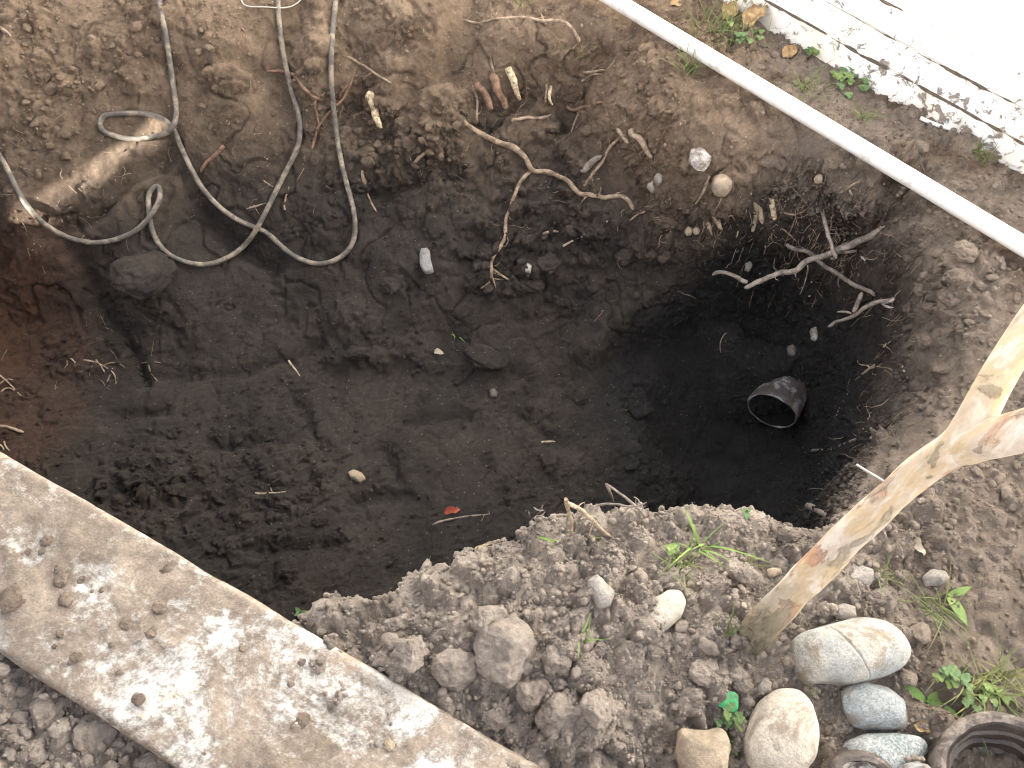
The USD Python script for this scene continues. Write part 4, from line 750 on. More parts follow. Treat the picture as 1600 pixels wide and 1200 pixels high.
dk.apply_transform(trimesh.geometry.align_vectors([0, 0, 1], ax2)); dk.apply_translation(cc - ax2 * .115); obj('silt', moved(dk, cc), MUD, cp, 60)
# broken collar on the speckled stone
c3 = at(1356, 1236, .065)
ko, ki = bore(c3, np.array([.05, .12, 1.0]) / np.linalg.norm([.05, .12, 1.0]), [(.0, .046), (-.003, .053), (.0, .060), (.010, .064), (.018, .062), (.022, .068), (.040, .070), (.055, .066)], [(.0, .046), (.004, .042), (.010, .041), (.014, .001)], .05, 60, seed=8, rough=.008)
bc = thing('pipe_collar', 'broken dark ringed pipe collar lying on the blue speckled stone', 'pipe fitting', loc=c3); obj('ring', moved(ko, c3), CLAYPIPE, bc, 40); obj('fill', moved(ki, c3), CRUST, bc, 40)
stone_px('chip', 'small white broken chip beside the dark pipe collar at the bottom edge', ST_WHITE, [(1418, 1192), (1430, 1188), (1452, 1192), (1458, 1206), (1430, 1212), (1416, 1206)], .05, .1, 71, .06, 4, cat_='chip', ground=lambda u, v: at(u, v, .05))

# ------------------------------------------------------------------ crape myrtle trunk
def bark_mat():
    g = G(); pos = g('geometry', 'position'); z = g('separate_xyz', 'z', vector=pos)
    v = g('mapping', 'vector', vector=pos, scale=(1, 1, 0.26))
    off = lambda a, b, c: g('vector_math', 'vector', math_type='add', vector1=v, vector2=(a, b, c))
    n1 = g.noise(v, 24.0, 6.0, 0.6, 0.7); n2 = g.noise(off(2, 5, 1), 22.0, 6.0, 0.6, 0.6); n4 = g.noise(off(7, 1, 3), 30.0, 7.0, 0.65, 0.5); n3 = g.noise(v, 150.0, 6.0, 0.72)
    c = g.mix(g.mr(n1, 0.40, 0.60), (0.61, 0.485, 0.315), (0.60, 0.525, 0.44))
    c = g.mix(g.mr(n4, 0.50, 0.62, 0, .8), c, (0.74, 0.69, 0.61))
    c = g.mix(g.mr(n2, 0.505, 0.60, 0, .80), c, (0.50, 0.27, 0.165))
    c = g.mix(g.mr(n4, 0.46, 0.34, 0, .6), c, (0.33, 0.30, 0.22))
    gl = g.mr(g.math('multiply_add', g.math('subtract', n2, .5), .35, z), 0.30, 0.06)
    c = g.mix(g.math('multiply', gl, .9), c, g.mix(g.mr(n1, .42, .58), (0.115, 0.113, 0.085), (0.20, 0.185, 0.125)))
    c = g.scale(c, g.mr(n3, 0.25, 0.75, 0.80, 1.14, 'linear'))
    h = g.math('add', g.mr(n2, .52, .60, 0, -1), g.math('add', g.mr(n4, .44, .36, 0, 1), g.math('multiply', n3, .35)))
    return g.done('smooth_bark', base_color=c, roughness=0.62, specular_ior_level=0.3, normal=g.bump(h, 0.004, 0.8))
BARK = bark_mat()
def limb(px, t0, r, sides=28, seed=0, extra=None):
    P = EYE + ray(np.array(px)[:, 0], np.array(px)[:, 1]) * np.array(t0)[:, None]
    if extra is not None: P = np.vstack([P, extra])
    s_ = np.r_[0, np.cumsum(np.linalg.norm(np.diff(P, axis=0), axis=1))]; n = int(s_[-1] / .008); q = np.linspace(0, s_[-1], n)
    r = list(r) + list(r[-1] * np.array([.9, .7, .5]))[:len(P) - len(r)]
    C = CubicSpline(s_, P)(q); rad = np.interp(q, s_, r); ang = np.arange(sides) * 2 * np.pi / sides
    f = noise(np.stack([np.repeat(q[:, None] * 14, sides, 1), np.cos(ang)[None] * 1.3 + 0 * q[:, None] + 3, np.sin(ang)[None] * 1.3 + seed + 0 * q[:, None]], -1), seed)
    f2 = noise(np.stack([np.repeat(q[:, None] * 40, sides, 1), np.cos(ang)[None] * 2 + 0 * q[:, None] + 3, np.sin(ang)[None] * 2 + seed + 0 * q[:, None]], -1), seed + 5)
    return tube(C, rad[:, None] * (1 + .16 * (f - .5) + .05 * (f2 - .5)), sides)
tb = on(1176, 996)
tree = thing('tree_trunk', 'smooth cream and orange barked young tree trunk forking at the right edge', 'tree', loc=tb)
tt = [1.505, 1.44, 1.28, 1.10, .985, .90, .845, .81]
tpx = [(1150, 1020), (1180, 990), (1240, 925), (1320, 845), (1390, 778), (1450, 727), (1492, 702), (1520, 690)]
m1 = limb(tpx, tt, [.035, .0300, .0252, .0216, .0194, .0181, .0177, .0155], seed=2)
e1 = EYE + ray(1600, 520) * .74; j1 = EYE + ray(1500, 690) * .835
m2 = limb([(1448, 730), (1484, 704), (1514, 672), (1532, 642), (1556, 596), (1604, 518)], [.900, .852, .815, .79, .765, .73], [.0135, .0172, .0176, .0165, .0154, .0147], seed=4, extra=np.array([[.66, .58, 1.25], [.78, .75, 1.75], [.86, .95, 2.4]]))
m2.vertices = m2.vertices
m3 = limb([(1475, 714), (1510, 696), (1545, 686), (1575, 679), (1606, 671)], [.875, .828, .785, .755, .73], [.012, .0200, .0192, .0186, .0180], seed=6, extra=np.array([[.66, .42, 1.15], [.88, .38, 1.7], [1.0, .30, 2.4]]))
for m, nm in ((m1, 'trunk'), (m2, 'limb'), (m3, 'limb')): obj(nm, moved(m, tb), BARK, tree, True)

# ------------------------------------------------------------------ roots
roots('branching_root', 'thick pale brown root snaking across the far bank with a thin root hanging down', ROOT_BROWN, [
    ([(722, 187), (740, 203), (763, 216), (790, 226), (811, 236), (824, 252), (834, 266), (852, 268), (876, 275), (892, 287), (903, 299), (918, 305), (935, 309), (952, 307), (969, 307), (990, 325)], 12.5, (1.05, .7)),
    ([(830, 267), (814, 284), (803, 305), (798, 326), (790, 343), (790, 366), (778, 390), (768, 407), (767, 424), (751, 450)], 8, (1, .8)),
    ([(768, 420), (784, 430), (802, 443)], 4), ([(768, 428), (773, 444), (779, 460)], 3), ([(934, 309), (938, 300), (939, 292)], 4)])
roots('forked_root_cluster', 'grey forked root cluster hanging over the deep hollow at the right bank', ROOT_GREY, [
    ([(1385, 352), (1345, 376), (1306, 393), (1285, 403), (1262, 408), (1245, 420), (1220, 427), (1195, 435), (1165, 449)], 12, (1.1, .85), dict(span=(None, 2.30))),
    ([(1168, 441), (1157, 436), (1145, 430), (1131, 426), (1114, 431)], 6, (1, .9), dict(span=(2.31, 2.33))),
    ([(1229, 382), (1250, 392), (1268, 396), (1282, 410), (1305, 425), (1325, 438), (1348, 450), (1370, 463)], 9.5, (.9, 1), dict(span=(None, None))),
    ([(1397, 466), (1375, 473), (1352, 480), (1338, 491), (1320, 500), (1294, 508)], 9, (1, .8), dict(span=(None, 2.24))),
    ([(1334, 488), (1340, 472), (1348, 456)], 6, (1, 1), dict(span=(2.18, 2.16))), ([(1330, 490), (1318, 487), (1307, 488)], 4, (1, .6), dict(span=(2.19, 2.2))),
    ([(1283, 315), (1288, 340), (1294, 365), (1300, 388), (1306, 405)], 9, (.9, .8), dict(span=(None, 2.17))), ([(1294, 328), (1303, 352), (1312, 376)], 4, (1, .7), dict(span=(None, None))),
    ([(1320, 423), (1310, 445), (1314, 452)], 3.5), ([(1242, 424), (1244, 434)], 3, (1, .5), dict(span=(2.24, 2.25))), ([(1262, 415), (1258, 440), (1250, 460)], 2.5, (1, .5), dict(span=(2.22, 2.3))),
    ([(1310, 390), (1340, 372), (1368, 360), (1380, 345)], 7), ([(1300, 396), (1335, 392), (1365, 385)], 6)])
roots('branching_rootlet', 'thin pale rootlet branching on the bank above the forked root cluster', ROOT_BROWN, [([(1281, 314), (1300, 305), (1319, 299), (1335, 288), (1353, 283)], 5), ([(1327, 296), (1334, 312), (1340, 334)], 3.5), ([(1225, 332), (1245, 335), (1262, 324)], 3)])
roots('rootlet', 'fine straight rootlet slanting down left of the forked root cluster', ROOT_BROWN, [([(1204, 346), (1230, 363), (1255, 387)], 3.5)])
roots('red_root', 'reddish forked root between the two hanging cables', ROOT_RED, [
    ([(418, 112), (440, 112), (458, 117), (472, 135), (486, 148), (500, 152)], 8, (.7, 1.1)), ([(555, 108), (547, 131), (529, 163), (505, 186), (495, 205), (488, 232)], 7, (.8, .8)), ([(492, 155), (496, 180), (500, 198)], 5), ([(547, 131), (536, 140), (528, 150)], 3), ([(500, 150), (512, 142)], 3)])
roots('rootlet', 'curved brown root hanging across the soil right of the right cable', ROOT_BROWN, [([(541, 90), (560, 98), (575, 107), (590, 118), (612, 130)], 5)])
roots('root_stub', 'reddish root stub pointing up beside the wide loop cable', ROOT_RED, [([(349, 228), (338, 240), (329, 248), (314, 270)], 6, (1.1, .8))])
roots('long_root', 'long thin pale root along the top of the far bank', ROOT_BROWN, [([(725, 31), (770, 32), (819, 27), (850, 33), (872, 32), (892, 42), (905, 68)], 5.5, (.7, 1)), ([(850, 32), (845, 22)], 3)])
roots('rootlet', 'thin wavy rootlet below the crumbled ledge right of the right cable', ROOT_BROWN, [([(566, 267), (569, 285), (573, 300), (579, 315), (587, 330)], 5, (1, .4))])
STUBS = [([(744, 130), (758, 148), (773, 170)], 13, ROOT_RED, 'cut reddish root stub, leftmost of three above the dark crevice'), ([(766, 120), (779, 143), (792, 170)], 13, ROOT_RED, 'cut reddish root stub, middle one of three above the dark crevice'), ([(795, 106), (803, 130), (812, 156)], 13, WOOD_CUT, 'cut pale root stub, rightmost of three above the dark crevice'),
         ([(576, 148), (585, 168), (597, 200)], 15, WOOD_CUT, 'bright split wood end right of the right hanging cable'), ([(854, 132), (853, 160)], 5, ROOT_BROWN, 'thin brown root end left of a twin above the crevice'), ([(861, 136), (858, 148), (863, 164)], 6, WOOD_CUT, 'thin pale root end right of its twin above the crevice'),
         ([(986, 202), (1002, 224), (1020, 247)], 11, ROOT_BROWN, 'thick brown root end on the bank left of the white crusted stone'), ([(964, 196), (973, 210), (982, 224)], 8, ROOT_BROWN, 'short brown root end above the thick one left of the white crusted stone'),
         ([(1180, 314), (1181, 335), (1177, 362)], 8, ROOT_PALE, 'pale cut root, left of a pair under the tan stone'), ([(1186, 318), (1190, 335), (1193, 350)], 9, ROOT_PALE, 'pale cut root, right of a pair under the tan stone'), ([(1206, 309), (1205, 328), (1208, 344)], 11, WOOD_CUT, 'short whitish cut root right of the pale pair'),
         ([(1156, 306), (1157, 340), (1151, 371)], 5, ROOT_PALE, 'long thin pale root hanging left of the pale pair'), ([(1110, 331), (1118, 345), (1125, 358)], 10, ROOT_BROWN, 'brown cut root, right of two short ones on the bank'), ([(1105, 348), (1109, 356), (1113, 366)], 8, ROOT_BROWN, 'brown cut root, left of two short ones on the bank'),
         ([(909, 266), (924, 256), (938, 244)], 10, ROOT_GREY, 'grey broken root end beside the slanting thin root'), ([(912, 290), (930, 268), (948, 240), (969, 213)], 6, ROOT_BROWN, 'slanting thin straight root crossing the broken root end'),
         ([(800, 190), (820, 184), (842, 183), (861, 179)], 8, ROOT_BROWN, 'pale brown root lying along the lip of the dark crevice'), ([(885, 166), (895, 172), (912, 169), (942, 160)], 8, ROOT_RED, 'reddish root with a bright tip right of the crevice'), ([(908, 172), (898, 190), (892, 210)], 4, ROOT_BROWN, 'thin root hanging from the reddish root right of the crevice'),
         ([(912, 113), (928, 112), (945, 109)], 5, ROOT_BROWN, 'upper one of two short thin roots left of the white pipe'), ([(909, 127), (920, 119), (940, 117)], 4, ROOT_BROWN, 'lower one of two short thin roots left of the white pipe'), ([(740, 133), (745, 160), (746, 192)], 5, ROOT_BROWN, 'thin hanging root crossing the leftmost cut stub'),
         ([(766, 88), (769, 105), (774, 122)], 5, ROOT_BROWN, 'thin root running down to the middle cut stub'), ([(1109, 274), (1102, 292), (1087, 319)], 5, ROOT_PALE, 'pale thin root curving down left of the tan stone'), ([(984, 345), (1000, 334), (1022, 328)], 3.5, ROOT_BROWN, 'fine rootlet right of the tip of the thick root'),
         ([(643, 260), (655, 247), (667, 236)], 6, ROOT_BROWN, 'short brown root chip on the crumbled ledge'), ([(848, 366), (858, 363), (872, 362)], 5, ROOT_BROWN, 'tiny crooked root on the dark bank under the thick root'), ([(878, 385), (890, 378), (904, 370)], 4, ROOT_PALE, 'pale tiny stick on the dark bank under the thick root'),
         ([(902, 393), (908, 400), (913, 408)], 3, ROOT_BROWN, 'tiny rootlet below the pale tiny stick'), ([(1369, 569), (1350, 582), (1335, 598), (1322, 622), (1311, 640), (1306, 659)], 3.5, ROOT_PALE, 'fine pale rootlet hanging right of the old drain pipe'), ([(1268, 704), (1290, 702), (1311, 698), (1330, 688), (1345, 684), (1375, 670)], 7.5, ROOT_GREY, 'grey knobbly root lying in the hollow right of the old drain pipe'),
         ([(1381, 542), (1392, 535), (1404, 531)], 4, ROOT_PALE, 'short pale root end at the right wall of the hollow'), ([(1262, 790), (1280, 800), (1306, 818)], 12, ROOT_GREY, 'thick grey root stump at the rim left of the trunk'), ([(1135, 520), (1126, 535), (1127, 552)], 2.5, ROOT_GREY, 'fine curved rootlet on the dark wall left of the old drain pipe'),
         ([(399, 770), (420, 771), (446, 769)], 3.5, ROOT_PALE, 'pale straight twig on the left of the pit floor'), ([(676, 820), (700, 812), (735, 806), (765, 803)], 3.5, ROOT_GREY, 'thin grey twig beside the red leaf on the pit floor'), ([(846, 691), (858, 690), (868, 690)], 4, ROOT_PALE, 'tiny whitish chip on the right of the pit floor'),
         ([(451, 563), (461, 575), (469, 587)], 3.5, ROOT_PALE, 'short pale rootlet at the back of the pit floor'), ([(0, 666), (16, 669), (38, 676)], 6, ROOT_BROWN, 'pale root end at the left edge above the board'), ([(-4, 40), (8, 48), (17, 57)], 6, ROOT_BROWN, 'short root chip at the top left edge'),
         ([(744, 860), (762, 853), (786, 845)], 9, WOOD_CUT, 'pale barkless root lying along the near rim of the pit'), ([(540, 938), (570, 941), (598, 944)], 5, WOOD_CUT, 'thin pale root at the near rim beside the board')]
for px, w_, mat, lab in STUBS:
    roots('root_end' if w_ > 5 else 'rootlet', lab, mat, [(px, w_, (1, .5) if mat is WOOD_CUT else (1, .65), dict(lift=(.6, 2.4) if mat is WOOD_CUT else (.2, 2.0) if 5 < w_ and len(px) == 3 else .6))])
roots('rootlet_fan', 'fan of hair thin pale rootlets on the left bank', ROOT_BROWN, [([(131, 562), (150, 566), (163, 572), (178, 585), (181, 600)], 3), ([(163, 570), (180, 567), (195, 574)], 2.5), ([(150, 562), (160, 575), (168, 592)], 2.5), ([(176, 575), (166, 600)], 2.5), ([(98, 556), (105, 568), (100, 575)], 3), ([(106, 560), (115, 563), (118, 572)], 3), ([(232, 570), (240, 588), (246, 596)], 2.5), ([(222, 567), (245, 566), (260, 570)], 2)])
roots('rootlet_fan', 'fan of pale rootlets at the left edge of the reddish soil', ROOT_BROWN, [([(-4, 585), (10, 595), (20, 605), (36, 622)], 3), ([(0, 600), (12, 592), (28, 600)], 2.5), ([(2, 612), (14, 606), (26, 614)], 2.5), ([(6, 690), (10, 700), (16, 704)], 3.5), ([(0, 695), (8, 705)], 3)])
roots('rootlet_fan', 'small twiggy rootlets under the loop of the sagging cable', ROOT_BROWN, [([(385, 326), (400, 322), (420, 315)], 4), ([(445, 328), (446, 310), (452, 292)], 4), ([(410, 278), (420, 288), (428, 292)], 3)])
roots('exposed_root', 'bleached roots standing up from the near rim of the pit', ROOT_PALE, [
    ([(886, 785), (905, 797), (924, 812), (955, 838)], 5.8, (1, .7), dict(span=(1.40, None))), ([(884, 780), (890, 805), (893, 822), (890, 842)], 4.7, (1.1, .6), dict(span=(1.40, None))), ([(928, 812), (922, 830), (918, 842)], 2.9, (1, .6), dict(span=(1.44, None))), ([(892, 816), (900, 812)], 2.9, (1, .6), dict(span=(1.43, 1.42)))])
roots('exposed_root', 'twiggy grey rootlet standing out over the pit behind the bleached roots', ROOT_GREY, [
    ([(1008, 808), (995, 792), (980, 780), (962, 766), (948, 757)], 2.9, (1, .8), dict(span=(None, 1.42))), ([(948, 757), (955, 775), (960, 790), (966, 803)], 3.2, (1, .8), dict(span=(1.42, None))), ([(924, 795), (940, 788), (957, 787), (980, 791), (1010, 784)], 2.2, (1, .7), dict(span=(1.46, 1.44)))])
roots('exposed_root', 'tuft of broken grey rootlets at the rim left of the bleached roots', ROOT_GREY, [
    ([(822, 822), (830, 814), (838, 808), (848, 790)], 2.9, (1, .6), dict(span=(None, 1.42))), ([(838, 808), (846, 806), (852, 800)], 2.2, (1, .6), dict(span=(1.44, 1.43))), ([(826, 800), (829, 812), (832, 822)], 2.2, (.6, 1), dict(span=(1.44, None))), ([(834, 793), (842, 798), (850, 797)], 1.8, (1, .7), dict(span=(1.43, 1.43)))])
roots('exposed_root', 'tiny hooked rootlet on the rim near the board corner', ROOT_GREY, [([(612, 934), (609, 925), (611, 918)], 2.2, (1, .6), dict(span=(None, 1.5))), ([(672, 890), (670, 880), (673, 868)], 2.2, (1, .6), dict(span=(None, 1.5)))])
# twigs
def stick(name, label, a, b, r, mat, cat_='stick'): 
    s_ = np.linspace(0, 1, 14)[:, None]; P = a * (1 - s_) + b * s_; tag(obj(name, tube(P, r * (1 + .15 * (noise(np.hstack([s_ * 6, s_ * 0, s_ * 0]), 3) - .5)), 9), mat, None, 50), label, cat_)
stick('stick', 'thin whitish stick poking out toward the pit from behind the trunk', EYE + ray(1338, 726) * (hit(1338, 726)[0] * .90), on(1392, 759), .0028, WHITE_CHIP)
P, r, _ = line3([(1438, 184), (1455, 192), (1475, 199), (1507, 208)], 3.2, sig=3, lift=1.5); tag(obj('white_strip', tube(P, np.full(len(P), r), 8), WHITEPLASTIC, None, True), 'thin white strip lying at the foot of the house wall', 'strip')
P, r, _ = line3([(1560, 250), (1580, 262), (1606, 268)], 2.5, sig=3, lift=1.5); tag(obj('white_strip', tube(P, np.full(len(P), r), 8), WHITE_CHIP, None, True), 'pale thin root like strip at the right edge under the house wall', 'strip')
# bone-white crust near the forked roots
roots('pale_splinter', 'whitish splintered root tip at the right end of the forked roots', WHITE_CHIP, [([(1377, 470), (1388, 472), (1398, 468)], 7, (1, .5), dict(lift=2.5)), ([(1379, 474), (1388, 480), (1396, 481)], 5, (1, .5), dict(lift=2))], cat_='splinter')
roots('pale_splinter', 'streak of white crusted root above the right wall of the hollow', WHITE_CHIP, [([(1344, 398), (1352, 408), (1366, 410), (1380, 418)], 6, (1, .4), dict(lift=.3))], cat_='splinter')

# ------------------------------------------------------------------ plants
def blade(p, az, h, bend, wd, seg=6, curl=0):
    s_ = np.linspace(0, 1, seg); out = bend * s_ ** 1.8 * h; up = h * (s_ - .25 * bend * s_ ** 2); dr = np.array([math.cos(az), math.sin(az), 0]); sd_ = np.array([-math.sin(az), math.cos(az), 0])
    c = p + out[:, None] * dr + up[:, None] * [0, 0, 1]; w_ = wd * (1 - s_ ** 2.2) * .5 + .0001
    v = np.stack([c - sd_ * w_[:, None], c + sd_ * w_[:, None]], 1).reshape(-1, 3); i = np.arange(seg - 1) * 2
    f = np.vstack([np.stack([i, i + 1, i + 3], 1), np.stack([i, i + 3, i + 2], 1)]); return trimesh.Trimesh(v, f, process=False)
def tuft(label, u, v, n, h, spread_px, mat, bend=.9, wd=.0026, cat_='grass tuft', name='grass_tuft', group=None):
    ms = []; us, vs = u + rng.normal(0, spread_px, n), v + rng.normal(0, spread_px * .6, n); ps = on(us, vs)
    for p in ps: ms.append(blade(p - [0, 0, .004], rng.uniform(0, 6.28), h * rng.uniform(.45, 1.15), bend * rng.uniform(.3, 1.5), wd * rng.uniform(.6, 1.2)))
    m = cat(ms); return tag(obj(name, m, mat, None, True), label, cat_, group)
tuft('thick grass tuft beyond the white pipe at the dry leaves', 1135, 50, 95, .085, 24, GRASS, 1.0)
tuft('grass tuft on the near side of the white pipe by its upper end', 1076, 112, 34, .075, 9, GRASS, .9)
tuft('grass tuft between the white pipe and the clover at the house wall', 1262, 140, 44, .055, 13, GRASS, 1.0)
tuft('thin grass blades on the bare strip in the middle beyond the white pipe', 1350, 188, 22, .05, 8, GRASS, .9)
tuft('low grass along the foot of the house wall at the right edge', 1540, 240, 70, .035, 15, GRASS, 1.1)
tuft('small grass tuft at the top of the far bank', 905, 82, 22, .05, 10, GRASS, 1.0)
tuft('tiny grass sprig at the top edge above the far bank', 812, 4, 16, .05, 7, GRASS, 1.0)
tuft('bright green grass tuft on the near rim left of the trunk', 1092, 858, 15, .075, 7, SPROUT, 1.0, .0038)
tuft('yellowish low grass under the bright rim tuft', 1062, 885, 44, .04, 13, GRASS, 1.2)
tuft('sparse grass blades at the trunk foot', 1140, 992, 9, .05, 6, GRASS, .8, .003)
tuft('tangled grass patch at the right edge above the clay pipe', 1545, 1075, 110, .055, 30, GRASS, 1.3)
tuft('thin dry grass wisps around the broad leaved weed on the right', 1462, 950, 40, .06, 18, GRASS, 1.2, .0018)
tuft('small grass tuft right of the half buried grey slab', 1380, 902, 24, .03, 8, GRASS, 1.1)
tuft('few bent grass blades in the middle of the near heap', 912, 1000, 5, .045, 4, SPROUT, 1.0, .003)
tuft('thin grass at the upper edge of the cream cobble', 1262, 1074, 9, .035, 6, GRASS, 1.2)
tuft('sprig of grass at the foot of the far bank', 714, 530, 5, .035, 4, SPROUT, 1.4, .0025)
tuft('moss like grass on the near rim right of the bright tuft', 1170, 885, 22, .025, 8, GRASS, 1.2)
def leaf(L_, W_, fold=.15, bend=.3, seg=7, notch=0):
    s_ = np.linspace(0, 1, seg); w_ = W_ * np.sin(np.pi * s_ ** .8) ** .8 * .5 + .0002; x = s_ * L_; zc = -bend * L_ * s_ ** 2 + .12 * L_ * s_
    v = np.stack([np.stack([x, -w_, zc + fold * w_], 1), np.stack([x, 0 * w_, zc], 1), np.stack([x, w_, zc + fold * w_], 1)], 1).reshape(-1, 3); i = np.arange(seg - 1) * 3
    f = np.vstack([np.stack([i, i + 3, i + 4], 1), np.stack([i, i + 4, i + 1], 1), np.stack([i + 1, i + 4, i + 5], 1), np.stack([i + 1, i + 5, i + 2], 1)])
    m = trimesh.Trimesh(v, f, process=False); b = m.copy(); b.vertices = np.array(b.vertices) - [0, 0, .0006]; b.invert(); return cat([m, b])
def place_leaf(m, p, az, el=0, roll=0):
    m = m.copy(); m.apply_transform(trimesh.transformations.euler_matrix(roll, -el, az, 'sxyz')); m.apply_translation(p); return m
def az_px(p, u, v):  # heading on the ground from p towards a pixel
    q_ = at(u, v, p[2]); return math.atan2(q_[1] - p[1], q_[0] - p[0]), np.linalg.norm(q_ - p)
def weed(label, u, v, tips, mat, wr=.36, name='broadleaf_weed', lift=.02):
    p = on(u, v) + [0, 0, .004]; t = thing(name, label, 'weed', loc=p)
    for k, tip in enumerate(tips):
        a_, l_ = az_px(p, *tip[:2]); obj('leaf', moved(place_leaf(leaf(l_ * 1.08, l_ * (tip[2] if len(tip) > 2 else wr)), p, a_, .25, rng.uniform(-.25, .25)), p), mat, t, True)
    obj('stem', moved(tube([p - [0, 0, .02], p + [0, 0, .006]], [.003, .0025], 7), p), mat, t, True); return t
weed('broad leaved green weed between the blue grey stone and the clay pipe', 1446, 1098, [(1404, 1066, .3), (1474, 1084, .55), (1470, 1142, .42), (1494, 1122, .4)], LEAF)
weed('two leaved green weed on the bare soil right of the oblong cobble', 1478, 932, [(1514, 920, .3), (1508, 974, .42)], LEAF)
weed('small round leaved weed under the cream cobble left side', 1142, 1160, [(1166, 1168, .55), (1150, 1180, .5)], LEAF)
weed('tiny green seedling at the pit side edge of the board', 470, 958, [(462, 950, .6), (480, 956, .6), (474, 970, .6), (460, 962, .6)], CLOVER, name='seedling')
weed('yellow green seedling just below the rim of the pit by the trunk', 1166, 800, [(1158, 796, .6), (1174, 796, .6), (1166, 812, .6)], CLOVER, name='seedling')
weed('forked pale green sprout lying below the bleached rim roots', 868, 848, [(838, 840, .13), (905, 842, .12), (934, 842, .1), (873, 886, .14)], SPROUT, name='sprout')
def clover(label, u, v, n, spread, size, mat, name='clover_patch'):
    p0_ = on(u, v); t = thing(name, label, 'weed', loc=p0_)
    us, vs = u + rng.normal(0, spread, n), v + rng.normal(0, spread * .7, n); ps = on(us, vs)
    for p in ps:
        p = p + [0, 0, rng.uniform(.006, .022)]; ms = [place_leaf(leaf(size, size * .95, .2, .2, 5), p, rng.uniform(0, .7) + k * 2.09, .1) for k in range(3)]
        ms.append(tube([p - [0, 0, .03], p], [.0008, .0007], 5)); obj('leaf_cluster', moved(cat(ms), p0_), mat, t, True)
clover('single lobed green clover plant beside the pale leaf near the house wall', 1268, 88, 4, 5, .017, CLOVER, 'clover_plant')
clover('clover patch against the house wall right of the grass tuft', 1328, 130, 18, 16, .014, CLOVER)
clover('small clover leaves touching the foot of the house wall', 1372, 122, 6, 9, .014, CLOVER)
clover('low clover patch right of the broad leaved weed at lower right', 1478, 1060, 18, 10, .009, CLOVER)
clover('low green clover inside the tangled grass at the right edge', 1530, 1085, 24, 20, .008, CLOVER)
clover('small sprig of yellow green weed under the green scrap', 1140, 1125, 16, 9, .008, CLOVER, 'weed_sprig')
clover('yellow green clover in the thick grass beyond the white pipe', 1165, 62, 9, 14, .012, CLOVER)
clover('single clover sprout on the lowest board of the house wall', 1226, 34, 2, 3, .012, CLOVER, 'clover_plant')
clover('tiny weed sprig under the bright rim tuft left of the trunk', 1048, 862, 10, 7, .008, CLOVER, 'weed_sprig')
def loose_leaf(label, u, v, u2, v2, ratio, mat, el=.1, roll=.2, name='fallen_leaf', bend=.3):
    p = on(u, v) + [0, 0, .006]; a_, l_ = az_px(p, u2, v2); m = leaf(l_, l_ * ratio, .3, bend, 14); v_ = np.array(m.vertices); v_ += (np.stack([fbm(v_ * [70, 70, 0] + [u, v, k], 3, k) for k in range(3)], 1) - .5) * [.012, .012, .022]; m.vertices = v_; m = place_leaf(m, p, a_, el, roll); tag(obj(name, m, mat, None, True), label, 'leaf')
loose_leaf('tan curled dry leaf at the top edge left of the thick grass', 1046, 6, 1090, 4, .5, DRYLEAF, .2, .4)
loose_leaf('orange tan dry leaf in the thick grass beyond the white pipe', 1168, 48, 1190, 8, .55, DRYLEAF, .3, -.4)
loose_leaf('dry leaf against the foot of the house wall at the top edge', 1176, 30, 1206, 6, .6, DRYLEAF, .3, .3)
loose_leaf('yellowish dry leaf under the thick grass', 1130, 34, 1150, 6, .6, DRYLEAF, .2, .2)
loose_leaf('pale pinkish leaf lying near the clover by the house wall', 1236, 64, 1274, 68, .38, PALELEAF, .15, .2)
loose_leaf('crumpled brown leaf left of the single clover plant', 1222, 92, 1246, 74, .5, DRYLEAF, .2, .5)
loose_leaf('red leaf lying on the floor of the pit', 692, 801, 720, 796, .42, REDLEAF, .05, .1)
loose_leaf('small pale dead leaf at the foot of the far bank', 678, 551, 694, 553, .5, PALELEAF, .2, .3)
loose_leaf('upright pale tan leaf on the soil right of the trunk', 1430, 842, 1441, 868, .5, PALELEAF, .1, .5)
loose_leaf('brown dead leaf between the blue grey stone and the broad weed', 1424, 1130, 1454, 1140, .6, DRYLEAF, .0, .2)
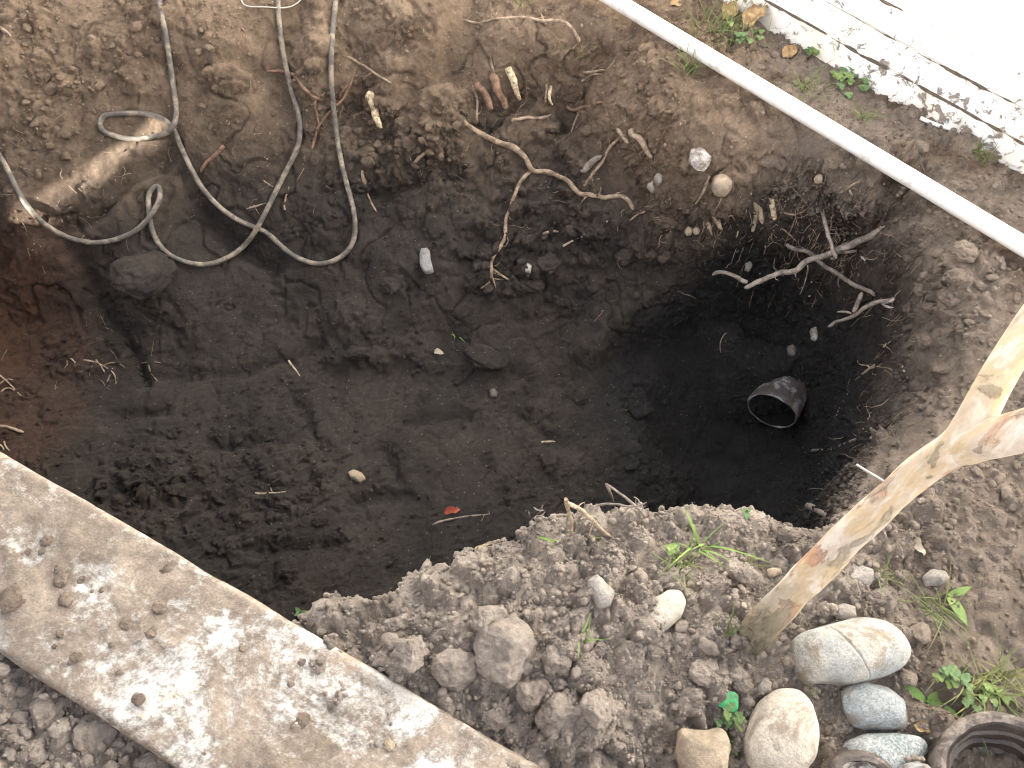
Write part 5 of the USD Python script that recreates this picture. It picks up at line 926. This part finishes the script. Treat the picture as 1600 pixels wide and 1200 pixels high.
p = on(1137, 1099) + [0, 0, .016]; gm_ = rock(None, p, (.021, .016, .003), .5, seed=77, rough=.18, cuts=5, sub=3); tag(obj('plastic_scrap', gm_, GREENSCRAP, None, 40), 'bright green plastic scrap left of the cream cobble', 'scrap')

# ------------------------------------------------------------------ hair roots and grit: nobody could count them
hr = np.random.default_rng(21); bank = np.flatnonzero(seen & (S3[:, 1] > .75) & (S3[:, 2] > -.62)); wq = np.exp(-((S3[bank, 2] + .2) / .22) ** 2) + .05
for u, v, r in ((490, 150, .12), (780, 140, .14), (940, 210, .16), (1160, 330, .12), (1330, 340, .20), (420, 310, .08), (160, 575, .1)): wq += 1.1 * np.exp(-((vis[bank] - on(u, v)) ** 2).sum(1) / r ** 2)
wq /= wq.sum()
ms = []
for i in hr.choice(bank, 620, replace=False, p=wq):
    p = vis[i]; n = NS[i]; L_ = hr.uniform(.014, .075); k = 7; d = hr.normal(size=3); d[2] -= .6; d -= n * (d @ n) * .7; d /= np.linalg.norm(d); pp = [p - n * .003]
    for _ in range(k): d = d + hr.normal(0, .35, 3); d /= np.linalg.norm(d); pp.append(pp[-1] + d * L_ / k + n * .0012)
    pp = np.array(pp); zz_ = HF(pp[:, :2]); pp[1:, 2] = np.maximum(pp[1:, 2], zz_[1:] + .0008); ms.append(_tube(pp, np.linspace(1, .4, len(pp)) * hr.uniform(.0005, .0013), 4))
tag(obj('root_hairs', cat(ms), ROOT_BROWN, None, True), 'hair thin roots sticking out all over the cut bank', 'root hairs', kind='stuff')
gs_ = []; gi = hr.choice(np.flatnonzero(seen & ((S3[:, 2] > -.42) | (hr.uniform(0, 1, len(S3)) < .12))), 700, replace=False); shp = [rock(None, np.zeros(3), (1, .8, .6), 0, seed=60 + k, cuts=5, sub=1, rough=.1) for k in range(4)]
for i in gi:
    m = shp[hr.integers(4)].copy(); r = min(.0014 * math.exp(abs(hr.normal(0, .55))), .006); m.apply_transform(trimesh.transformations.euler_matrix(*hr.uniform(0, 6, 3))); m.apply_scale(r); m.apply_translation(vis[i] + NS[i] * r * .5); gs_.append(m)
tag(obj('stone_grit', cat(gs_), ST_TAN, None, 50), 'pale grit and tiny stones scattered over the soil', 'grit', kind='stuff')
